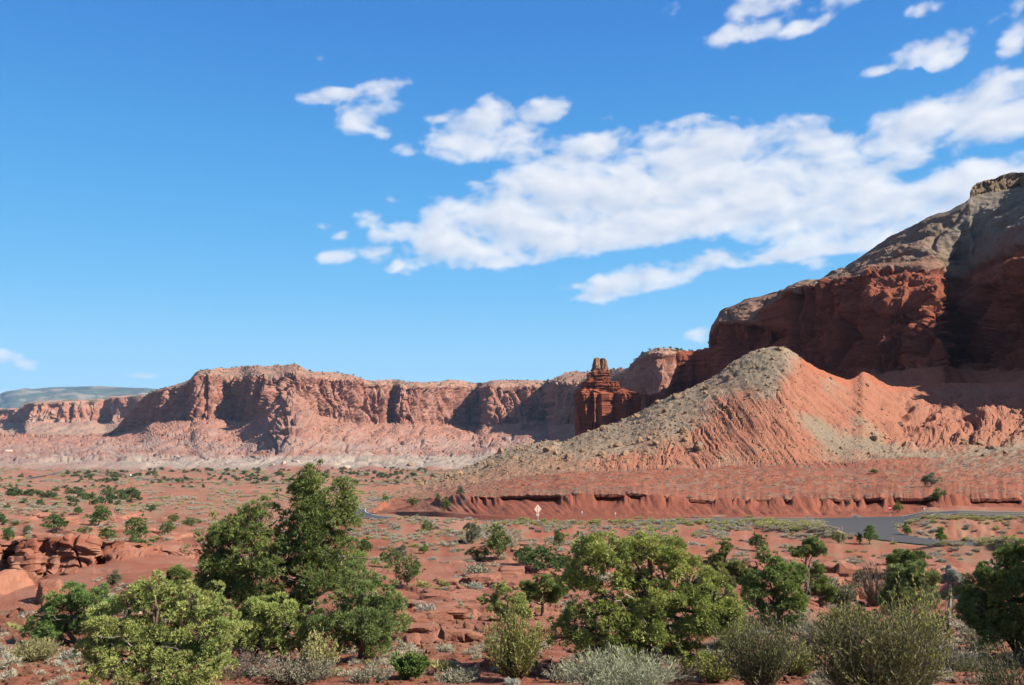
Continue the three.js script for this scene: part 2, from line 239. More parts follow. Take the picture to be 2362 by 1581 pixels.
// the long mesa: prow on the left, a wall running back to the right, then coming forward again behind the rock tower
let mesaNet;
{
  const c = (x, s, r, b, zr, zb, yt = 1040, zt = null) => { const zf = zt ?? zb - 330; const zs = zr + 60 + (r - s) * 7; return [[x, HOR - (HOR - s) * zs / (zs + 900) + 4, zs + 900], [x, s, zs], [x, r, zr], [x, b, zb], [x, lerp(b, yt, 0.5), lerp(zb, zf, 0.55)], [x, yt, zf], [x, 1060, Math.min(zf - 70, 1990)], [x, 1081, 1830], [x, 1100, 1720]]; };
  const cols = [
    c(-900, 1000, 1001, 1003, 3000, 2990, 1042, 2420), c(-300, 1001, 1002, 1004, 3000, 2990, 1042, 2420), c(60, 1002, 1003, 1005, 3000, 2990, 1042, 2420), c(190, 1003, 1004, 1005.5, 2980, 2970, 1042, 2410), c(246, 1000, 1000.6, 1002, 2970, 2960, 1040, 2400), c(262, 993, 994.5, 998, 3080, 3068, 1040, 2390), c(300, 950, 951.5, 990, 2990, 2954, 1042, 2380), c(330, 917, 919, 980, 2920, 2884, 1043, 2370), c(355, 902, 905, 970, 2860, 2824, 1044, 2340), c(406, 888, 893, 966, 2800, 2764, 1045, 2300), c(436, 876, 883, 966, 2770, 2734, 1045, 2280), c(456, 856, 867, 965, 2740, 2690, 1046, 2250), c(478, 852.6, 862, 964, 2730, 2680, 1046, 2240), c(500, 851.5, 866, 964, 2760, 2710, 1046, 2230), c(525, 850.5, 870, 965, 2820, 2770, 1046, 2220), c(552, 848, 874, 968, 2790, 2740, 1046, 2210),
    c(580, 846, 870, 966, 2690, 2640, 1046, 2190), c(600, 845, 868, 958, 2660, 2610, 1046, 2170), c(628, 844, 872, 934, 2640, 2535, 1047, 2120), c(650, 843, 868, 914, 2625, 2520, 1047, 2090), c(669, 840.5, 862, 904, 2610, 2505, 1047, 2070), c(682, 840, 860, 906, 2600, 2495, 1047, 2070), c(695, 846, 866, 916, 2600, 2495, 1047, 2080), c(713, 857, 871, 936, 2610, 2505, 1047, 2090), c(745, 859.5, 872, 956, 2650, 2600, 1047, 2110), c(800, 863, 875, 968, 2700, 2650, 1047, 2150), c(822, 869, 878, 973, 2730, 2680, 1047, 2170), c(850, 878, 885, 975, 2770, 2720, 1046, 2190),
    c(885, 877, 887, 975, 2800, 2750, 1045, 2210), c(905, 876.5, 890, 974, 2870, 2820, 1045, 2220), c(922, 878, 890, 973, 2820, 2770, 1045, 2230), c(945, 881, 890, 971, 2820, 2770, 1045, 2250), c(1007, 882, 892, 975, 2930, 2880, 1044, 2300), c(1036, 876.5, 892, 977, 2990, 2940, 1043, 2330), c(1056, 877, 892, 978, 3040, 2990, 1042, 2350), c(1082, 882, 893, 981, 3120, 3070, 1040, 2370), c(1100, 883.5, 896, 982, 3110, 3060, 1038, 2380), c(1114, 883.5, 895, 981, 2960, 2915, 1036, 2380), c(1138, 878, 889, 979, 2900, 2855, 1035, 2370), c(1200, 877, 890, 972, 2930, 2885, 1032, 2360), c(1245, 878, 890, 968, 2960, 2915, 1030, 2350), c(1262, 878, 888, 968, 2970, 2925, 1028, 2340),
    c(1266, 877, 884, 974, 2640, 2600, 1026, 2280), c(1290, 869, 882, 975, 2590, 2550, 1022, 2260), c(1325, 856, 884, 976, 2540, 2500, 1020, 2230), c(1350, 858, 884, 976, 2500, 2460, 1020, 2200), c(1395, 856, 882, 976, 2420, 2380, 1020, 2150), c(1425, 851, 872, 976, 2330, 2290, 1020, 2080), c(1446, 850, 862, 976, 2240, 2190, 1020, 2000), c(1458, 840, 846, 976, 2060, 2010, 1020, 1850), c(1472, 827, 833, 980, 1900, 1850, 1020, 1700), c(1494, 811, 818, 985, 1730, 1680, 1020, 1560), c(1530, 806.5, 814, 985, 1690, 1640, 1020, 1520), c(1562, 807, 815, 985, 1740, 1690, 1020, 1560), c(1590, 812, 820, 985, 1800, 1750, 1020, 1600), c(1680, 812, 820, 985, 1850, 1800, 1020, 1650), c(1900, 812, 820, 985, 1900, 1850, 1020, 1700),
  ];
  mesaNet = net(cols, {
    step: 2.2, zw: 0.035, nv: [3, 10, 56, 15, 13, 13, 10, 3], flat: 0.6,
    disp: (f) => {
      const r = f.row, cl = sstep(1.75, 2.12, r) * (1 - sstep(2.92, 3.2, r)), ta = sstep(2.95, 3.4, r) * (1 - sstep(5.6, 7, r)), top = 1 - sstep(1.8, 2.05, r), low = sstep(4.6, 5.4, r) * (1 - sstep(7, 7.6, r));
      const wob = fbm(f.x / 60, f.y / 25, f.z / 60, 2) * 12;
      let d = cl * (billow((f.x + wob) / 95, f.y / 900, f.z / 95, 2) * 30 + billow((f.x + wob) / 30 + 3, f.y / 190, f.z / 30, 2) * 12 + blocks(f.x / 30, f.y / 190, f.z / 30, 3) * 15 + blocks(f.x / 12 + 9, f.y / 60, f.z / 12, 2) * 5 + fbm(f.x / 8, f.y / 30, f.z / 8, 2) * 3 + ledges(f.y + wob * 0.2, 16) * 3 - crack((f.x + wob * 0.5) / 42, f.y / 500, f.z / 42, 0.07) * 18 - crack((f.x + wob) / 17 + 5, f.y / 260, f.z / 17, 0.1) * 8);
      d += ta * (billow((f.x + wob) / 100, f.y / 320, f.z / 220, 3) * 12 + fbm(f.x / 8, f.y / 8, f.z / 8, 3) * 3.2 - crack(f.x / 60 + wob / 60, f.y / 300, f.z / 160, 0.07) * 7 + (r > 4 ? ledges(f.y, 20, 2) * 2.5 : 0));
      // crumbling buttress under the prow
      const bt = Math.exp(-(((f.px - 668) / 70) ** 2)) * sstep(2.7, 3.1, r) * (1 - sstep(4.2, 5, r)); d += bt * (fbm(f.x / 22, f.y / 30, f.z / 22, 3) * 34 + 6);
      d += top * (Math.max(0, fbm(f.x / 75, f.y / 60, f.z / 75, 3)) * 15 + fbm(f.x / 20, f.y / 20, f.z / 20, 2) * 4);
      d += low * (billow(f.x / 130, f.y / 90, f.z / 190, 3) * 10);
      return d * f.e;
    },
    color: (f) => {
      const r = f.row, n = fbm(f.x / 70, f.y / 26, f.z / 70, 4), n2 = fbm(f.x / 20, f.y / 60, f.z / 20, 3);
      if (r < 2) { const bush = sstep(0.02, 0.16, fbm(f.x / 28, f.y / 28, f.z / 28, 3)); return mix3(mix3(PALE, PINK, clamp(0.5 + n)), [0.13, 0.14, 0.075], bush * 0.5); }
      if (r < 3) { const v = (r - 2); let c = mix3([0.43, 0.18, 0.12], [0.52, 0.275, 0.20], sstep(-0.3, 0.3, n + n2 * 0.4)); c = mix3(c, [0.31, 0.11, 0.075], sstep(0.05, 0.3, fbm(f.x / 13, f.y / 140, f.z / 13, 3)) * 0.45); c = mix3(c, [0.34, 0.14, 0.10], sstep(0.2, 0.7, ledges(f.y + n * 6, 16)) * 0.35); return c; }
      const gy = f.y + n * 26; let c = mix3([0.44, 0.205, 0.145], [0.48, 0.26, 0.19], sstep(-0.2, 0.3, n2));
      c = mix3(c, [0.43, 0.30, 0.25], sstep(3.6, 4.8, r + n * 1.8) * 0.85);
      const band = strata(gy, 26); if (r > 4.2) c = mix3(c, mix3(MAROON, PINK, 0.4), sstep(0.5, 0.85, band) * 0.7 * (1 - sstep(5.6, 6.2, r)));
      const pale = sstep(5.0, 5.6, r + n * 1.1) * (1 - sstep(6.75, 7.0, r + n2 * 0.35));
      c = mix3(c, mix3([0.42, 0.335, 0.27], [0.53, 0.43, 0.355], sstep(-0.1, 0.3, n2 + ledges(f.y, 9, 3) * 0.25)), pale * sstep(-0.35, 0.1, n + (f.px - 420) / 900) * 0.9);
      c = mix3(c, [0.56, 0.46, 0.38], sstep(0.35, 0.7, ledges(f.y + n * 5, 12, 6)) * pale * 0.7);
      c = mix3(c, RED, sstep(6.85, 7.1, r + n2 * 0.5) * 0.75);
      return c;
    },
  });
  structure('sandstone_mesa', mesaNet.geo, cliffMat, 'long red sandstone mesa with vertical cliffs and grey banded slopes');
}
// the dark butte on the right: cap rock, grey slope, red fluted cliff, talus
let butteNet;
{
  //        x     sky  capb  rim(y,z)     shoulder     base        z of sky
  const c = (x, s, cb, ry, rz, sy, sz, by, bz, zs) => { const h = sstep(1975, 2005, x) * (1 - sstep(2186, 2200, x)), q = -16 * Math.exp(-(((x - 2222) / 40) ** 2)); sy += 12 * h; sz -= 24 * h; bz -= 16 * h; return [[x + 40, HOR - (HOR - s) * zs / (zs + 260) + 46 * F / (zs + 260), zs + 260], [x, s, zs], [x, cb, zs - 6], [x, ry, rz], [x + q * 0.4, sy, sz], [x + q, by, bz], [x, by + 62, bz - 62], [x, by + 150, bz - 110]]; };
  const cols = [
    [[1700, 790, 1150], [1650, 802, 1120], [1648, 806, 1110], [1646, 812, 1100], [1644, 850, 1095], [1642, 900, 1090], [1642, 940, 1070], [1642, 1000, 1050]],
    c(1636, 778, 782, 800, 960, 815, 955, 890, 945, 985), c(1640, 757, 761, 772, 912, 800, 908, 890, 895, 935), c(1652, 736, 740, 752, 893, 790, 889, 888, 873, 915), c(1662, 719, 724, 744, 882, 785, 878, 886, 860, 910), c(1691, 705, 709, 742, 862, 785, 858, 885, 838, 900), c(1720, 692, 697, 742, 848, 785, 845, 884, 822, 890), c(1762, 682, 687, 743, 832, 782, 829, 883, 805, 880), c(1797, 673, 678, 737, 822, 780, 818, 882, 795, 870), c(1804, 671, 672, 674, 772, 740, 766, 882, 748, 862), c(1843, 656, 657, 660, 752, 740, 745, 880, 725, 850), c(1891, 647, 649, 652, 728, 740, 722, 876, 700, 836), c(1918, 634, 636, 641, 714, 735, 706, 873, 672, 825),
    c(1958, 612, 616, 638, 694, 725, 682, 868, 645, 805), c(1985, 592, 598, 630, 684, 716, 652, 862, 625, 790), c(2009, 575, 582, 623, 678, 706, 625, 857, 600, 778), c(2053, 546, 554, 616, 668, 690, 612, 850, 585, 760), c(2088, 529, 537, 618, 660, 672, 612, 846, 575, 745), c(2104, 523, 531, 619, 656, 690, 606, 843, 566, 740), c(2128, 508, 514, 620, 650, 664, 600, 840, 556, 730), c(2160, 494, 502, 627, 648, 652, 594, 838, 548, 722), c(2185, 487, 496, 634, 654, 690, 590, 840, 550, 716), c(2200, 480, 490, 640, 660, 700, 618, 843, 566, 712), c(2222, 468, 478, 644, 668, 705, 640, 845, 572, 708), c(2238, 456, 458, 628, 656, 690, 630, 847, 564, 712),
    c(2246, 431, 452, 618, 660, 668, 628, 848, 560, 715), c(2275, 416, 446, 602, 640, 650, 596, 850, 538, 716), c(2310, 404, 440, 588, 615, 630, 568, 850, 518, 716), c(2362, 395, 432, 568, 570, 604, 530, 848, 488, 712), c(2450, 375, 415, 530, 520, 575, 485, 846, 446, 660), c(2560, 400, 430, 490, 470, 545, 440, 846, 406, 610), c(2700, 380, 405, 430, 420, 490, 396, 848, 366, 550), c(2850, 360, 375, 395, 385, 450, 364, 852, 336, 500), c(3000, 340, 350, 370, 362, 430, 344, 860, 318, 470), c(3120, 350, 360, 380, 362, 430, 346, 870, 322, 500), c(3220, 500, 520, 560, 370, 620, 355, 890, 335, 470), c(3300, 800, 805, 815, 380, 840, 370, 930, 350, 420),
  ];
  butteNet = net(cols, {
    step: 2.2, zw: 0.05, nv: [3, 12, 56, 34, 84, 24, 6], flat: 0.6, relax: 3,
    disp: (f) => {
      const r = f.row, cap = sstep(0.95, 1.15, r) * (1 - sstep(1.8, 2, r)) * sstep(2225, 2250, f.px), slope = sstep(1.9, 2.2, r) * (1 - sstep(2.75, 2.98, r)), cl = sstep(2.9, 3.1, r) * (1 - sstep(4.9, 5.15, r)), ta = sstep(4.95, 5.3, r);
      const wob = fbm(f.x / 16, f.y / 10, f.z / 16, 2) * 3.5;
      let d = cap * (blocks(f.x / 8, f.y / 60, f.z / 8, 3) * 5 - crack(f.x / 5, f.y / 40, f.z / 5, 0.08) * 3 + fbm(f.x / 3, f.y / 4, f.z / 3, 2) * 0.8);
      // the slope: a hollow below the cap on the right, and ribs
      d += slope * (ledges(f.y + fbm(f.x / 20, 0, f.z / 20, 2) * 5, 8, 7) * 1.3 - crack(f.x / 26 - f.y / 60, f.y / 90, f.z / 26, 0.06) * 3 + fbm(f.x / 30, f.y / 24, f.z / 30, 4) * 9 + fbm(f.x / 6, f.y / 5, f.z / 6, 3) * 2.2 - 6 * Math.exp(-(((f.px - (2245 - (f.py - 560) * 0.5)) / 46) ** 2)) * sstep(500, 560, f.py) + 8 * Math.exp(-(((f.px - 2340 + (f.py - 560) * 0.4) / 26) ** 2)) * sstep(500, 560, f.py));
      const head = sstep(3, 3.15, r) * (1 - sstep(3.85, 4.1, r)) * sstep(1960, 2000, f.px);
      d += cl * (1 - 0.75 * head) * (billow((f.x + wob) / 27, f.y / 500, f.z / 27, 2) * 17 + blocks(f.x / 24 + 3, f.y / 130, f.z / 24, 3) * 14 + billow((f.x + wob) / 11 + 7, f.y / 70, f.z / 11, 2) * 3.6 + blocks(f.x / 13, f.y / 34, f.z / 13, 3) * 6 + ledges(f.y + wob * 0.15, 5.5) * 1.3 + ledges(f.y, 2.2, 4) * 0.55 - crack((f.x + wob) / 15, f.y / 160, f.z / 15, 0.09) * 12 - crack((f.x + wob) / 6 + 5, f.y / 60, f.z / 6, 0.12) * 3 + fbm(f.x / 4, f.y / 3, f.z / 4, 2) * 1.3);
      d += head * (billow((f.x + wob) / 15, f.y / 60, f.z / 40, 3) * 2 + (strata(f.y, 5) - 0.5) * 2);
      d += ta * (billow((f.x) / 22, f.y / 80, f.z / 45, 3) * 3.2);
      if (r < 1.1) d += fbm(f.x / 14, 0, f.z / 14, 3) * 3;
      return d * f.e;
    },
    color: (f) => {
      const r = f.row, n = fbm(f.x / 22, f.y / 10, f.z / 22, 4), n2 = fbm(f.x / 6, f.y / 20, f.z / 6, 3);
      if (r < 2 && f.px > 2225) return mix3([0.30, 0.215, 0.135], [0.40, 0.28, 0.16], sstep(-0.2, 0.3, n2 + n));
      if (r < 3) {
        let c = mix3([0.29, 0.205, 0.145], [0.34, 0.215, 0.15], sstep(-0.2, 0.25, n)); c = mix3(c, [0.29, 0.26, 0.21], sstep(2120, 2260, f.px + n * 160) * 0.8);
        c = mix3(c, [0.34, 0.165, 0.11], sstep(2.6, 2.95, r + n * 0.5) * 0.75); if (f.px < 1830) c = mix3(c, [0.36, 0.19, 0.13], 0.6);
        return mix3(c, [0.2, 0.14, 0.1], sstep(0.2, 0.4, n2) * 0.6);
      }
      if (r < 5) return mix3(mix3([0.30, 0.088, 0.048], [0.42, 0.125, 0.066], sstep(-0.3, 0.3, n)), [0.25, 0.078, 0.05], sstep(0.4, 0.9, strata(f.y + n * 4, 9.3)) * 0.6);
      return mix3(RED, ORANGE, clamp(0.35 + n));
    },
  });
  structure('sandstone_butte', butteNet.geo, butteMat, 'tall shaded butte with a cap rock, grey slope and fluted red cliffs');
}
// dark fin running from the butte to the rock tower
{
  const c = (x, y, z, yb) => [[x + 4, yb, z + 90], [x, y + 4, z + 26], [x, y, z], [x, y + 5, z - 8], [x, lerp(y, yb, 0.5), z - 16], [x, yb, z - 30]];
  const n = net([c(1405, 916, 1004, 1040), c(1420, 912, 1002, 1040), c(1462, 911, 1000, 1030), c(1500, 912, 1005, 1020), c(1520, 905, 1010, 1010), c(1541, 893, 1020, 1000), c(1552, 872, 1030, 1000), c(1562, 842, 1040, 990), c(1571, 818, 1045, 980), c(1580, 813, 1050, 980), c(1605, 810, 1050, 970), c(1632, 806, 1040, 960), c(1645, 806, 1020, 950), c(1662, 812, 990, 950)], {
    step: 1.7, nv: [4, 6, 6, 40, 40], flat: 0.5,
    disp: (f) => (f.row > 2 ? (billow(f.x / 22, f.y / 120, f.z / 22, 3) * 9 + (strata(f.y, 6.2) - 0.5) * 2 + fbm(f.x / 5, f.y / 4, f.z / 5, 2) * 2) : fbm(f.x / 8, f.y / 8, f.z / 8, 2) * 4) * f.e,
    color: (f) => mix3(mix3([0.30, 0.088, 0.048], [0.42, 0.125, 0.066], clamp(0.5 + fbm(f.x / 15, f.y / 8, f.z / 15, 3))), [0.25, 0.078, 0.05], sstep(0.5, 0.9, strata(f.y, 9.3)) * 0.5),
  });
  structure('rock_fin', n.geo, butteMat, 'dark descending rock fin between butte and tower');
}
// ---------------------------------------------------------------- the grey and red hill in front, with the cut bank above the road
let hillNet;
{
  // x, crest(y,z), toe(y,z), apron(y,z), ledge y, ledge z, foot y, foot z
  const c = (x, cy, cz, ty, tz, ay, az, ly, lz, fy, fz) => [[x, cy + 50, cz + 70], [x, cy + 9, cz + 16], [x, cy, cz], [x, lerp(cy, ty, 0.33), lerp(cz, tz, 0.36)], [x, lerp(cy, ty, 0.68), lerp(cz, tz, 0.72)], [x, ty, tz], [x, ay, az], [x, ly, lz], [x, ly + lerp(2, 6, sstep(1010, 1110, x)), lz + lerp(-6, 0.45, sstep(1010, 1110, x))], [x, fy, fz], [x, fy + 24, fz - 8]];
  const cols = [
    c(858, 1182, 234, 1182, 232, 1182, 230, 1182, 228, 1183, 226), c(868, 1176, 242, 1177, 238, 1178, 235, 1179, 232, 1182, 226), c(888, 1160, 268, 1163, 258, 1166, 248, 1170, 238, 1182, 224), c(912, 1141, 305, 1146, 290, 1150, 272, 1156, 250, 1181, 220), c(945, 1124, 325, 1136, 298, 1144, 268, 1160, 240, 1181, 206), c(990, 1108, 333, 1126, 296, 1138, 262, 1158, 226, 1181, 192), c(1041, 1089, 338, 1115, 290, 1129, 252, 1153, 208, 1184, 176), c(1110, 1063, 342, 1102, 282, 1119, 244, 1150, 190, 1190, 160), c(1178, 1034, 344, 1092, 274, 1110, 238, 1150, 180, 1194, 150), c(1246, 1021, 345, 1086, 268, 1102, 234, 1150, 174, 1195, 146), c(1277, 1017, 345, 1084, 266, 1100, 232, 1150, 172, 1195, 145), c(1290, 1021, 345, 1083, 266, 1098, 231, 1150, 171, 1195, 145),
    c(1345, 999, 346, 1082, 264, 1096, 230, 1150, 170, 1195, 144.5), c(1450, 963, 346, 1078, 262, 1093, 230, 1151, 169, 1195, 144.5), c(1517, 926, 347, 1074, 262, 1091, 230, 1152, 168, 1194, 144.5), c(1590, 897, 347, 1072, 262, 1090, 230, 1152, 168, 1194, 145), c(1663, 856, 348, 1070, 260, 1089, 230, 1152, 168, 1194, 145), c(1694, 834, 349, 1068, 260, 1089, 230, 1152, 168, 1193, 145.5), c(1744, 809, 350, 1066, 258, 1088, 230, 1152, 169, 1193, 145.5), c(1780, 801, 350, 1064, 258, 1088, 229, 1152, 169, 1193, 146), c(1803, 800, 350, 1062, 258, 1088, 229, 1152, 169, 1192, 146), c(1830, 811, 352, 1060, 258, 1087, 229, 1152, 169, 1192, 146.5), c(1853, 829, 356, 1062, 260, 1087, 229, 1153, 169, 1192, 147), c(1889, 850, 364, 1066, 262, 1087, 229, 1154, 169, 1191, 147.5), c(1935, 868, 378, 1066, 264, 1088, 229, 1156, 169, 1190, 148),
    c(1962, 876, 388, 1062, 266, 1088, 229, 1157, 169, 1189, 148.5), c(1978, 869, 395, 1058, 268, 1087, 229, 1158, 169, 1189, 149), c(1993, 858, 402, 1056, 270, 1086, 229, 1158, 169, 1188, 149), c(2012, 866, 410, 1054, 274, 1085, 229, 1158, 168, 1188, 149.5), c(2034, 880, 420, 1050, 278, 1084, 229, 1158, 167, 1187, 150), c(2080, 892, 440, 1046, 284, 1082, 230, 1159, 166, 1186, 150.5), c(2150, 888, 460, 1044, 290, 1078, 232, 1158, 165, 1185, 151), c(2200, 886, 462, 1042, 292, 1074, 234, 1156, 164, 1184, 152), c(2280, 884, 444, 1036, 296, 1066, 238, 1156, 164, 1183, 152.5), c(2362, 880, 426, 1030, 300, 1058, 242, 1156, 164, 1182, 153), c(2500, 880, 390, 1022, 290, 1046, 244, 1152, 166, 1180, 154), c(2700, 885, 345, 1010, 280, 1030, 240, 1148, 168, 1178, 156), c(3000, 895, 310, 1000, 270, 1020, 235, 1140, 172, 1174, 160), c(3400, 920, 300, 1000, 265, 1020, 235, 1130, 176, 1168, 165), c(4200, 940, 300, 1010, 265, 1030, 235, 1130, 176, 1168, 165),
  ];
  // red badland faces on the hill (px, py, rx, ry, tilt) and grey wash tongues
  const ell = (f, [x, y, rx, ry, t]) => { const a = (t || 0) * Math.PI / 180, dx = f.px - x, dy = f.py - y, p = (dx * Math.cos(a) + dy * Math.sin(a)) / rx, q = (-dx * Math.sin(a) + dy * Math.cos(a)) / ry; return 1 - Math.sqrt(p * p + q * q); };
  const reds = [[1790, 1000, 175, 70, 32], [1700, 985, 90, 75, 40], [1900, 935, 110, 42, 32], [2010, 900, 110, 55, 30], [2060, 960, 190, 46, 24], [2240, 965, 190, 70, -8], [1590, 1050, 90, 34, 10], [1480, 1062, 110, 26, 0], [2330, 930, 120, 60, 0], [1830, 1070, 190, 28, 6], [1420, 1075, 60, 18, 0], [2160, 900, 120, 60, 0], [1640, 1020, 60, 50, 30], [1975, 870, 60, 22, 20], [1852, 890, 66, 70, 50], [1830, 940, 60, 50, 40]];
  const greys = [[1915, 1012, 96, 24, 40], [2030, 1040, 130, 24, 16], [1760, 850, 75, 50, 0]];
  hillNet = net(cols, {
    step: 2.7, zw: 0.03, nv: [3, 4, 32, 34, 30, 16, 30, 6, 20, 3], relax: 4,
    disp: (f) => {
      const r = f.row, body = sstep(1.6, 2.4, r) * (1 - sstep(5.2, 6, r)), red = clamp(Math.max(...reds.map((e) => ell(f, e))) * 3);
      f.red = red;
      let d = fbm(f.x / 30, f.y / 30, f.z / 30, 3) * 3 * body + fbm(f.x / 3.2, f.y / 3.2, f.z / 3.2, 3) * (0.3 + 0.7 * (1 - red)) * sstep(1, 2, r) * (1 - sstep(6.4, 7, r));
      // rills running down the slope: across-slope coordinate drifts with the row
      const gx = f.px > 1850 ? f.px - (f.py - 900) * 1.15 : f.px > 1560 ? f.px - (f.py - 900) * 0.75 : f.px + (f.py - 1000) * 0.1, wv = fbm(f.x / 18, f.y / 18, f.z / 18, 2) * 0.5;
      const ri = billow(gx / 46 + wv, f.py / 420, 3.3, 2), r2 = billow(gx / 13 + wv, f.py / 190, 8.3, 2);
      const br = fbm(f.x / 7, f.y / 7, f.z / 7, 3) * 1.2; d += (ri * 0.5 + r2 * 0.28 - crack(gx / 24 + wv + br * 0.5, f.py / 260, 3.3, 0.055) * 0.6 - crack(gx / 8 + wv + br, f.py / 110, 6.3, 0.1) * 0.3) * body * (0.15 + 0.85 * red);
      // swollen badland knolls on the right
      const kn = sstep(2010, 2090, f.px) * sstep(2.2, 2.7, r) * (1 - sstep(4.6, 5.1, r)); d += kn * (billow((f.px + f.py * 0.5) / 90 + wv, f.py / 60, 1.2, 2) * 4.6 + billow(f.px / 22 + wv, f.py / 30, 5.2, 2) * 1.1);
      // ledge: broken outline, undercut
      if (r >= 6.4 && r < 9.2) { const k = sstep(6.8, 6.98, r) * (1 - sstep(7.0, 7.6, r)); const open = sstep(-0.16, 0.04, fbm(f.px / 60, 0, 0.5, 4)); d += k * (0.1 + 0.3 * open + 0.5 * Math.max(0, fbm(f.px / 11, 0, 4.5, 3))); d += sstep(7.5, 8, r) * (1 - sstep(8.05, 8.5, r)) * (1 - open) * 1.3; const b = sstep(7.6, 8.2, r) * (1 - sstep(8.8, 9, r)); d += b * (fbm(f.px / 60, f.py / 40, 4.4, 3) * 0.9 + billow(f.px / 30 - f.py / 26, f.py / 70, 2.4, 3) * 0.5 * clamp(0.5 + fbm(f.px / 120, 0, 3.3, 2) * 2.4)); f.dy = (1 - sstep(7.4, 8.6, r)) * sstep(6.3, 7, r) * (fbm(f.px / 190, 0, 9.5, 3) * 1.8 + fbm(f.px / 14, 0, 2.5, 2) * 0.35); }
      return d * f.e;
    },
    color: (f) => {
      const r = f.px < 1080 && f.row > 6.9 ? 6.9 : f.row, n = fbm(f.x / 12, f.y / 12, f.z / 12, 4), n2 = fbm(f.x / 2.6, f.y / 2.6, f.z / 2.6, 3);
      const redPatch = sstep(-0.22, 0.42, Math.max(...reds.map((e) => ell(f, e))) + n * 0.75 + n2 * 0.25), tongue = sstep(-0.1, 0.45, Math.max(...greys.map((e) => ell(f, e))) + n * 0.6);
      if (r > 5.4) { let c = mix3(r > 7 ? RED : [0.41, 0.145, 0.086], r > 7 ? DRED : [0.33, 0.115, 0.07], sstep(-0.3, 0.3, n + (r > 7 ? 0.25 : 0))); c = mix3(c, GREEN_GREY, sstep(0.05, 0.25, n2 + n * 0.4 - (r > 7 ? 0.35 : 0)) * 0.6); const side = sstep(2080, 2240, f.px + n * 120) * (1 - sstep(6.0, 6.7, r)); c = mix3(c, GREEN_GREY, side * 0.75 * sstep(-0.25, 0.1, n2)); const left = sstep(1220, 1040, f.px - n * 80) * (1 - sstep(6.3, 7, r)); return mix3(c, mix3(GREY, ORANGE, 0.3), left * 0.35); }
      let c = mix3(GREY, GREEN_GREY, sstep(-0.2, 0.3, n)); c = mix3(c, [0.42, 0.31, 0.21], sstep(0.1, 0.4, n2) * 0.5);
      c = mix3(c, [0.43, 0.225, 0.14], sstep(3.1, 4.8, r + n * 2) * 0.8 * (1 - sstep(2050, 2150, f.px)));
      c = mix3(c, mix3([0.40, 0.15, 0.09], [0.46, 0.205, 0.13], clamp(0.55 + n)), Math.max(redPatch, f.px > 2040 ? sstep(4.9, 4.4, r + n) * 0.9 : 0));
      c = mix3(c, GREEN_GREY, tongue * 0.85);
      if (r < 2.2 && f.px > 1850) c = mix3(RED, ORANGE, 0.5);
      return c;
    },
  });
  structure('badland_hill', hillNet.geo, hillMat, 'grey and red badland hill strewn with boulders above the road');
}

// ---------------------------------------------------------------- the ground: one sheet from the viewer's feet to the horizon
const ZK = [0.5, 4, 8, 16, 22, 32, 50, 75, 105, 145, 165, 200, 300, 500, 900, 1500, 2200, 4000, 20000].map(Math.log);
const GT = [
  [-700, [-2.6, -3.2, -3.7, -4.6, -5.3, -6.5, -8.8, -10.4, -12, -14.6, -15.8, -18, -24.5, -36, -53, -68, -80, -95, -150]],
  [0, [-2.6, -3.3, -3.8, -4.7, -5.4, -6.7, -8.9, -9.4, -11.4, -14, -15.2, -17.6, -24, -35, -52, -68, -80, -95, -150]],
  [560, [-2.6, -3.3, -3.8, -4.7, -5.4, -6.5, -8.2, -9.6, -11.6, -14.2, -15.4, -17.8, -24, -34.5, -52, -68, -80, -95, -150]],
  [880, [-2.6, -3.3, -3.8, -4.7, -5.4, -6.5, -8.1, -9.7, -11.6, -14.6, -15.9, -18.4, -24.6, -34.5, -52, -68, -80, -95, -150]],
  [1181, [-2.6, -3.3, -3.8, -4.7, -5.4, -6.5, -8.1, -9.8, -11.8, -14.2, -15.6, -18.4, -25, -36, -53, -68, -80, -95, -150]],
  [1700, [-2.6, -3.3, -3.9, -4.8, -5.6, -6.9, -8.8, -10.9, -12.6, -13.55, -15, -18, -26, -38, -55, -70, -82, -95, -150]],
  [2362, [-2.6, -3.4, -4.0, -4.9, -5.8, -7.2, -9.4, -11.5, -13.5, -13.8, -15, -18, -26, -38, -55, -70, -82, -95, -150]],
  [3200, [-2.6, -3.4, -4.0, -4.9, -5.8, -7.2, -9.4, -11.5, -13.5, -13.8, -15, -18, -26, -38, -55, -70, -82, -95, -150]],
];
const GXS = GT.map((r) => r[0]), GF = GT.map((r) => pchip(ZK, r[1]));
function baseY(x, z) {                            // smooth lie of the land; z is world z (ahead is negative)
  const r = Math.hypot(x, z), az = Math.atan2(x, -z), a = clamp(az, -0.72, 0.72), d = Math.log(Math.max(r * Math.cos(a), 0.5)), px = CX + F * Math.tan(a);
  let k = 0; while (k < GXS.length - 2 && GXS[k + 1] < px) k++;
  const t = clamp((px - GXS[k]) / (GXS[k + 1] - GXS[k])), s = t * t * (3 - 2 * t), D = Math.exp(d);
  let y = lerp(GF[k](d), GF[k + 1](d), s);
  y += 1.75 * Math.exp(-(((px - 985) / 150) ** 2) - ((Math.log(D / 122) / 0.11) ** 2));          // the red mound that hides the road
  y += 0.5 * Math.exp(-(((px - 1250) / 120) ** 2) - ((Math.log(D / 118) / 0.1) ** 2));
  y += 1.5 * sstep(2050, 2150, px) * sstep(119, 128.5, D);                                            // the road bank on the right
  y -= 1.1 * Math.exp(-(((px - 40) / 170) ** 2) - ((Math.log(D / 49) / 0.16) ** 2));   // the wash below the outcrop
  return y;
}
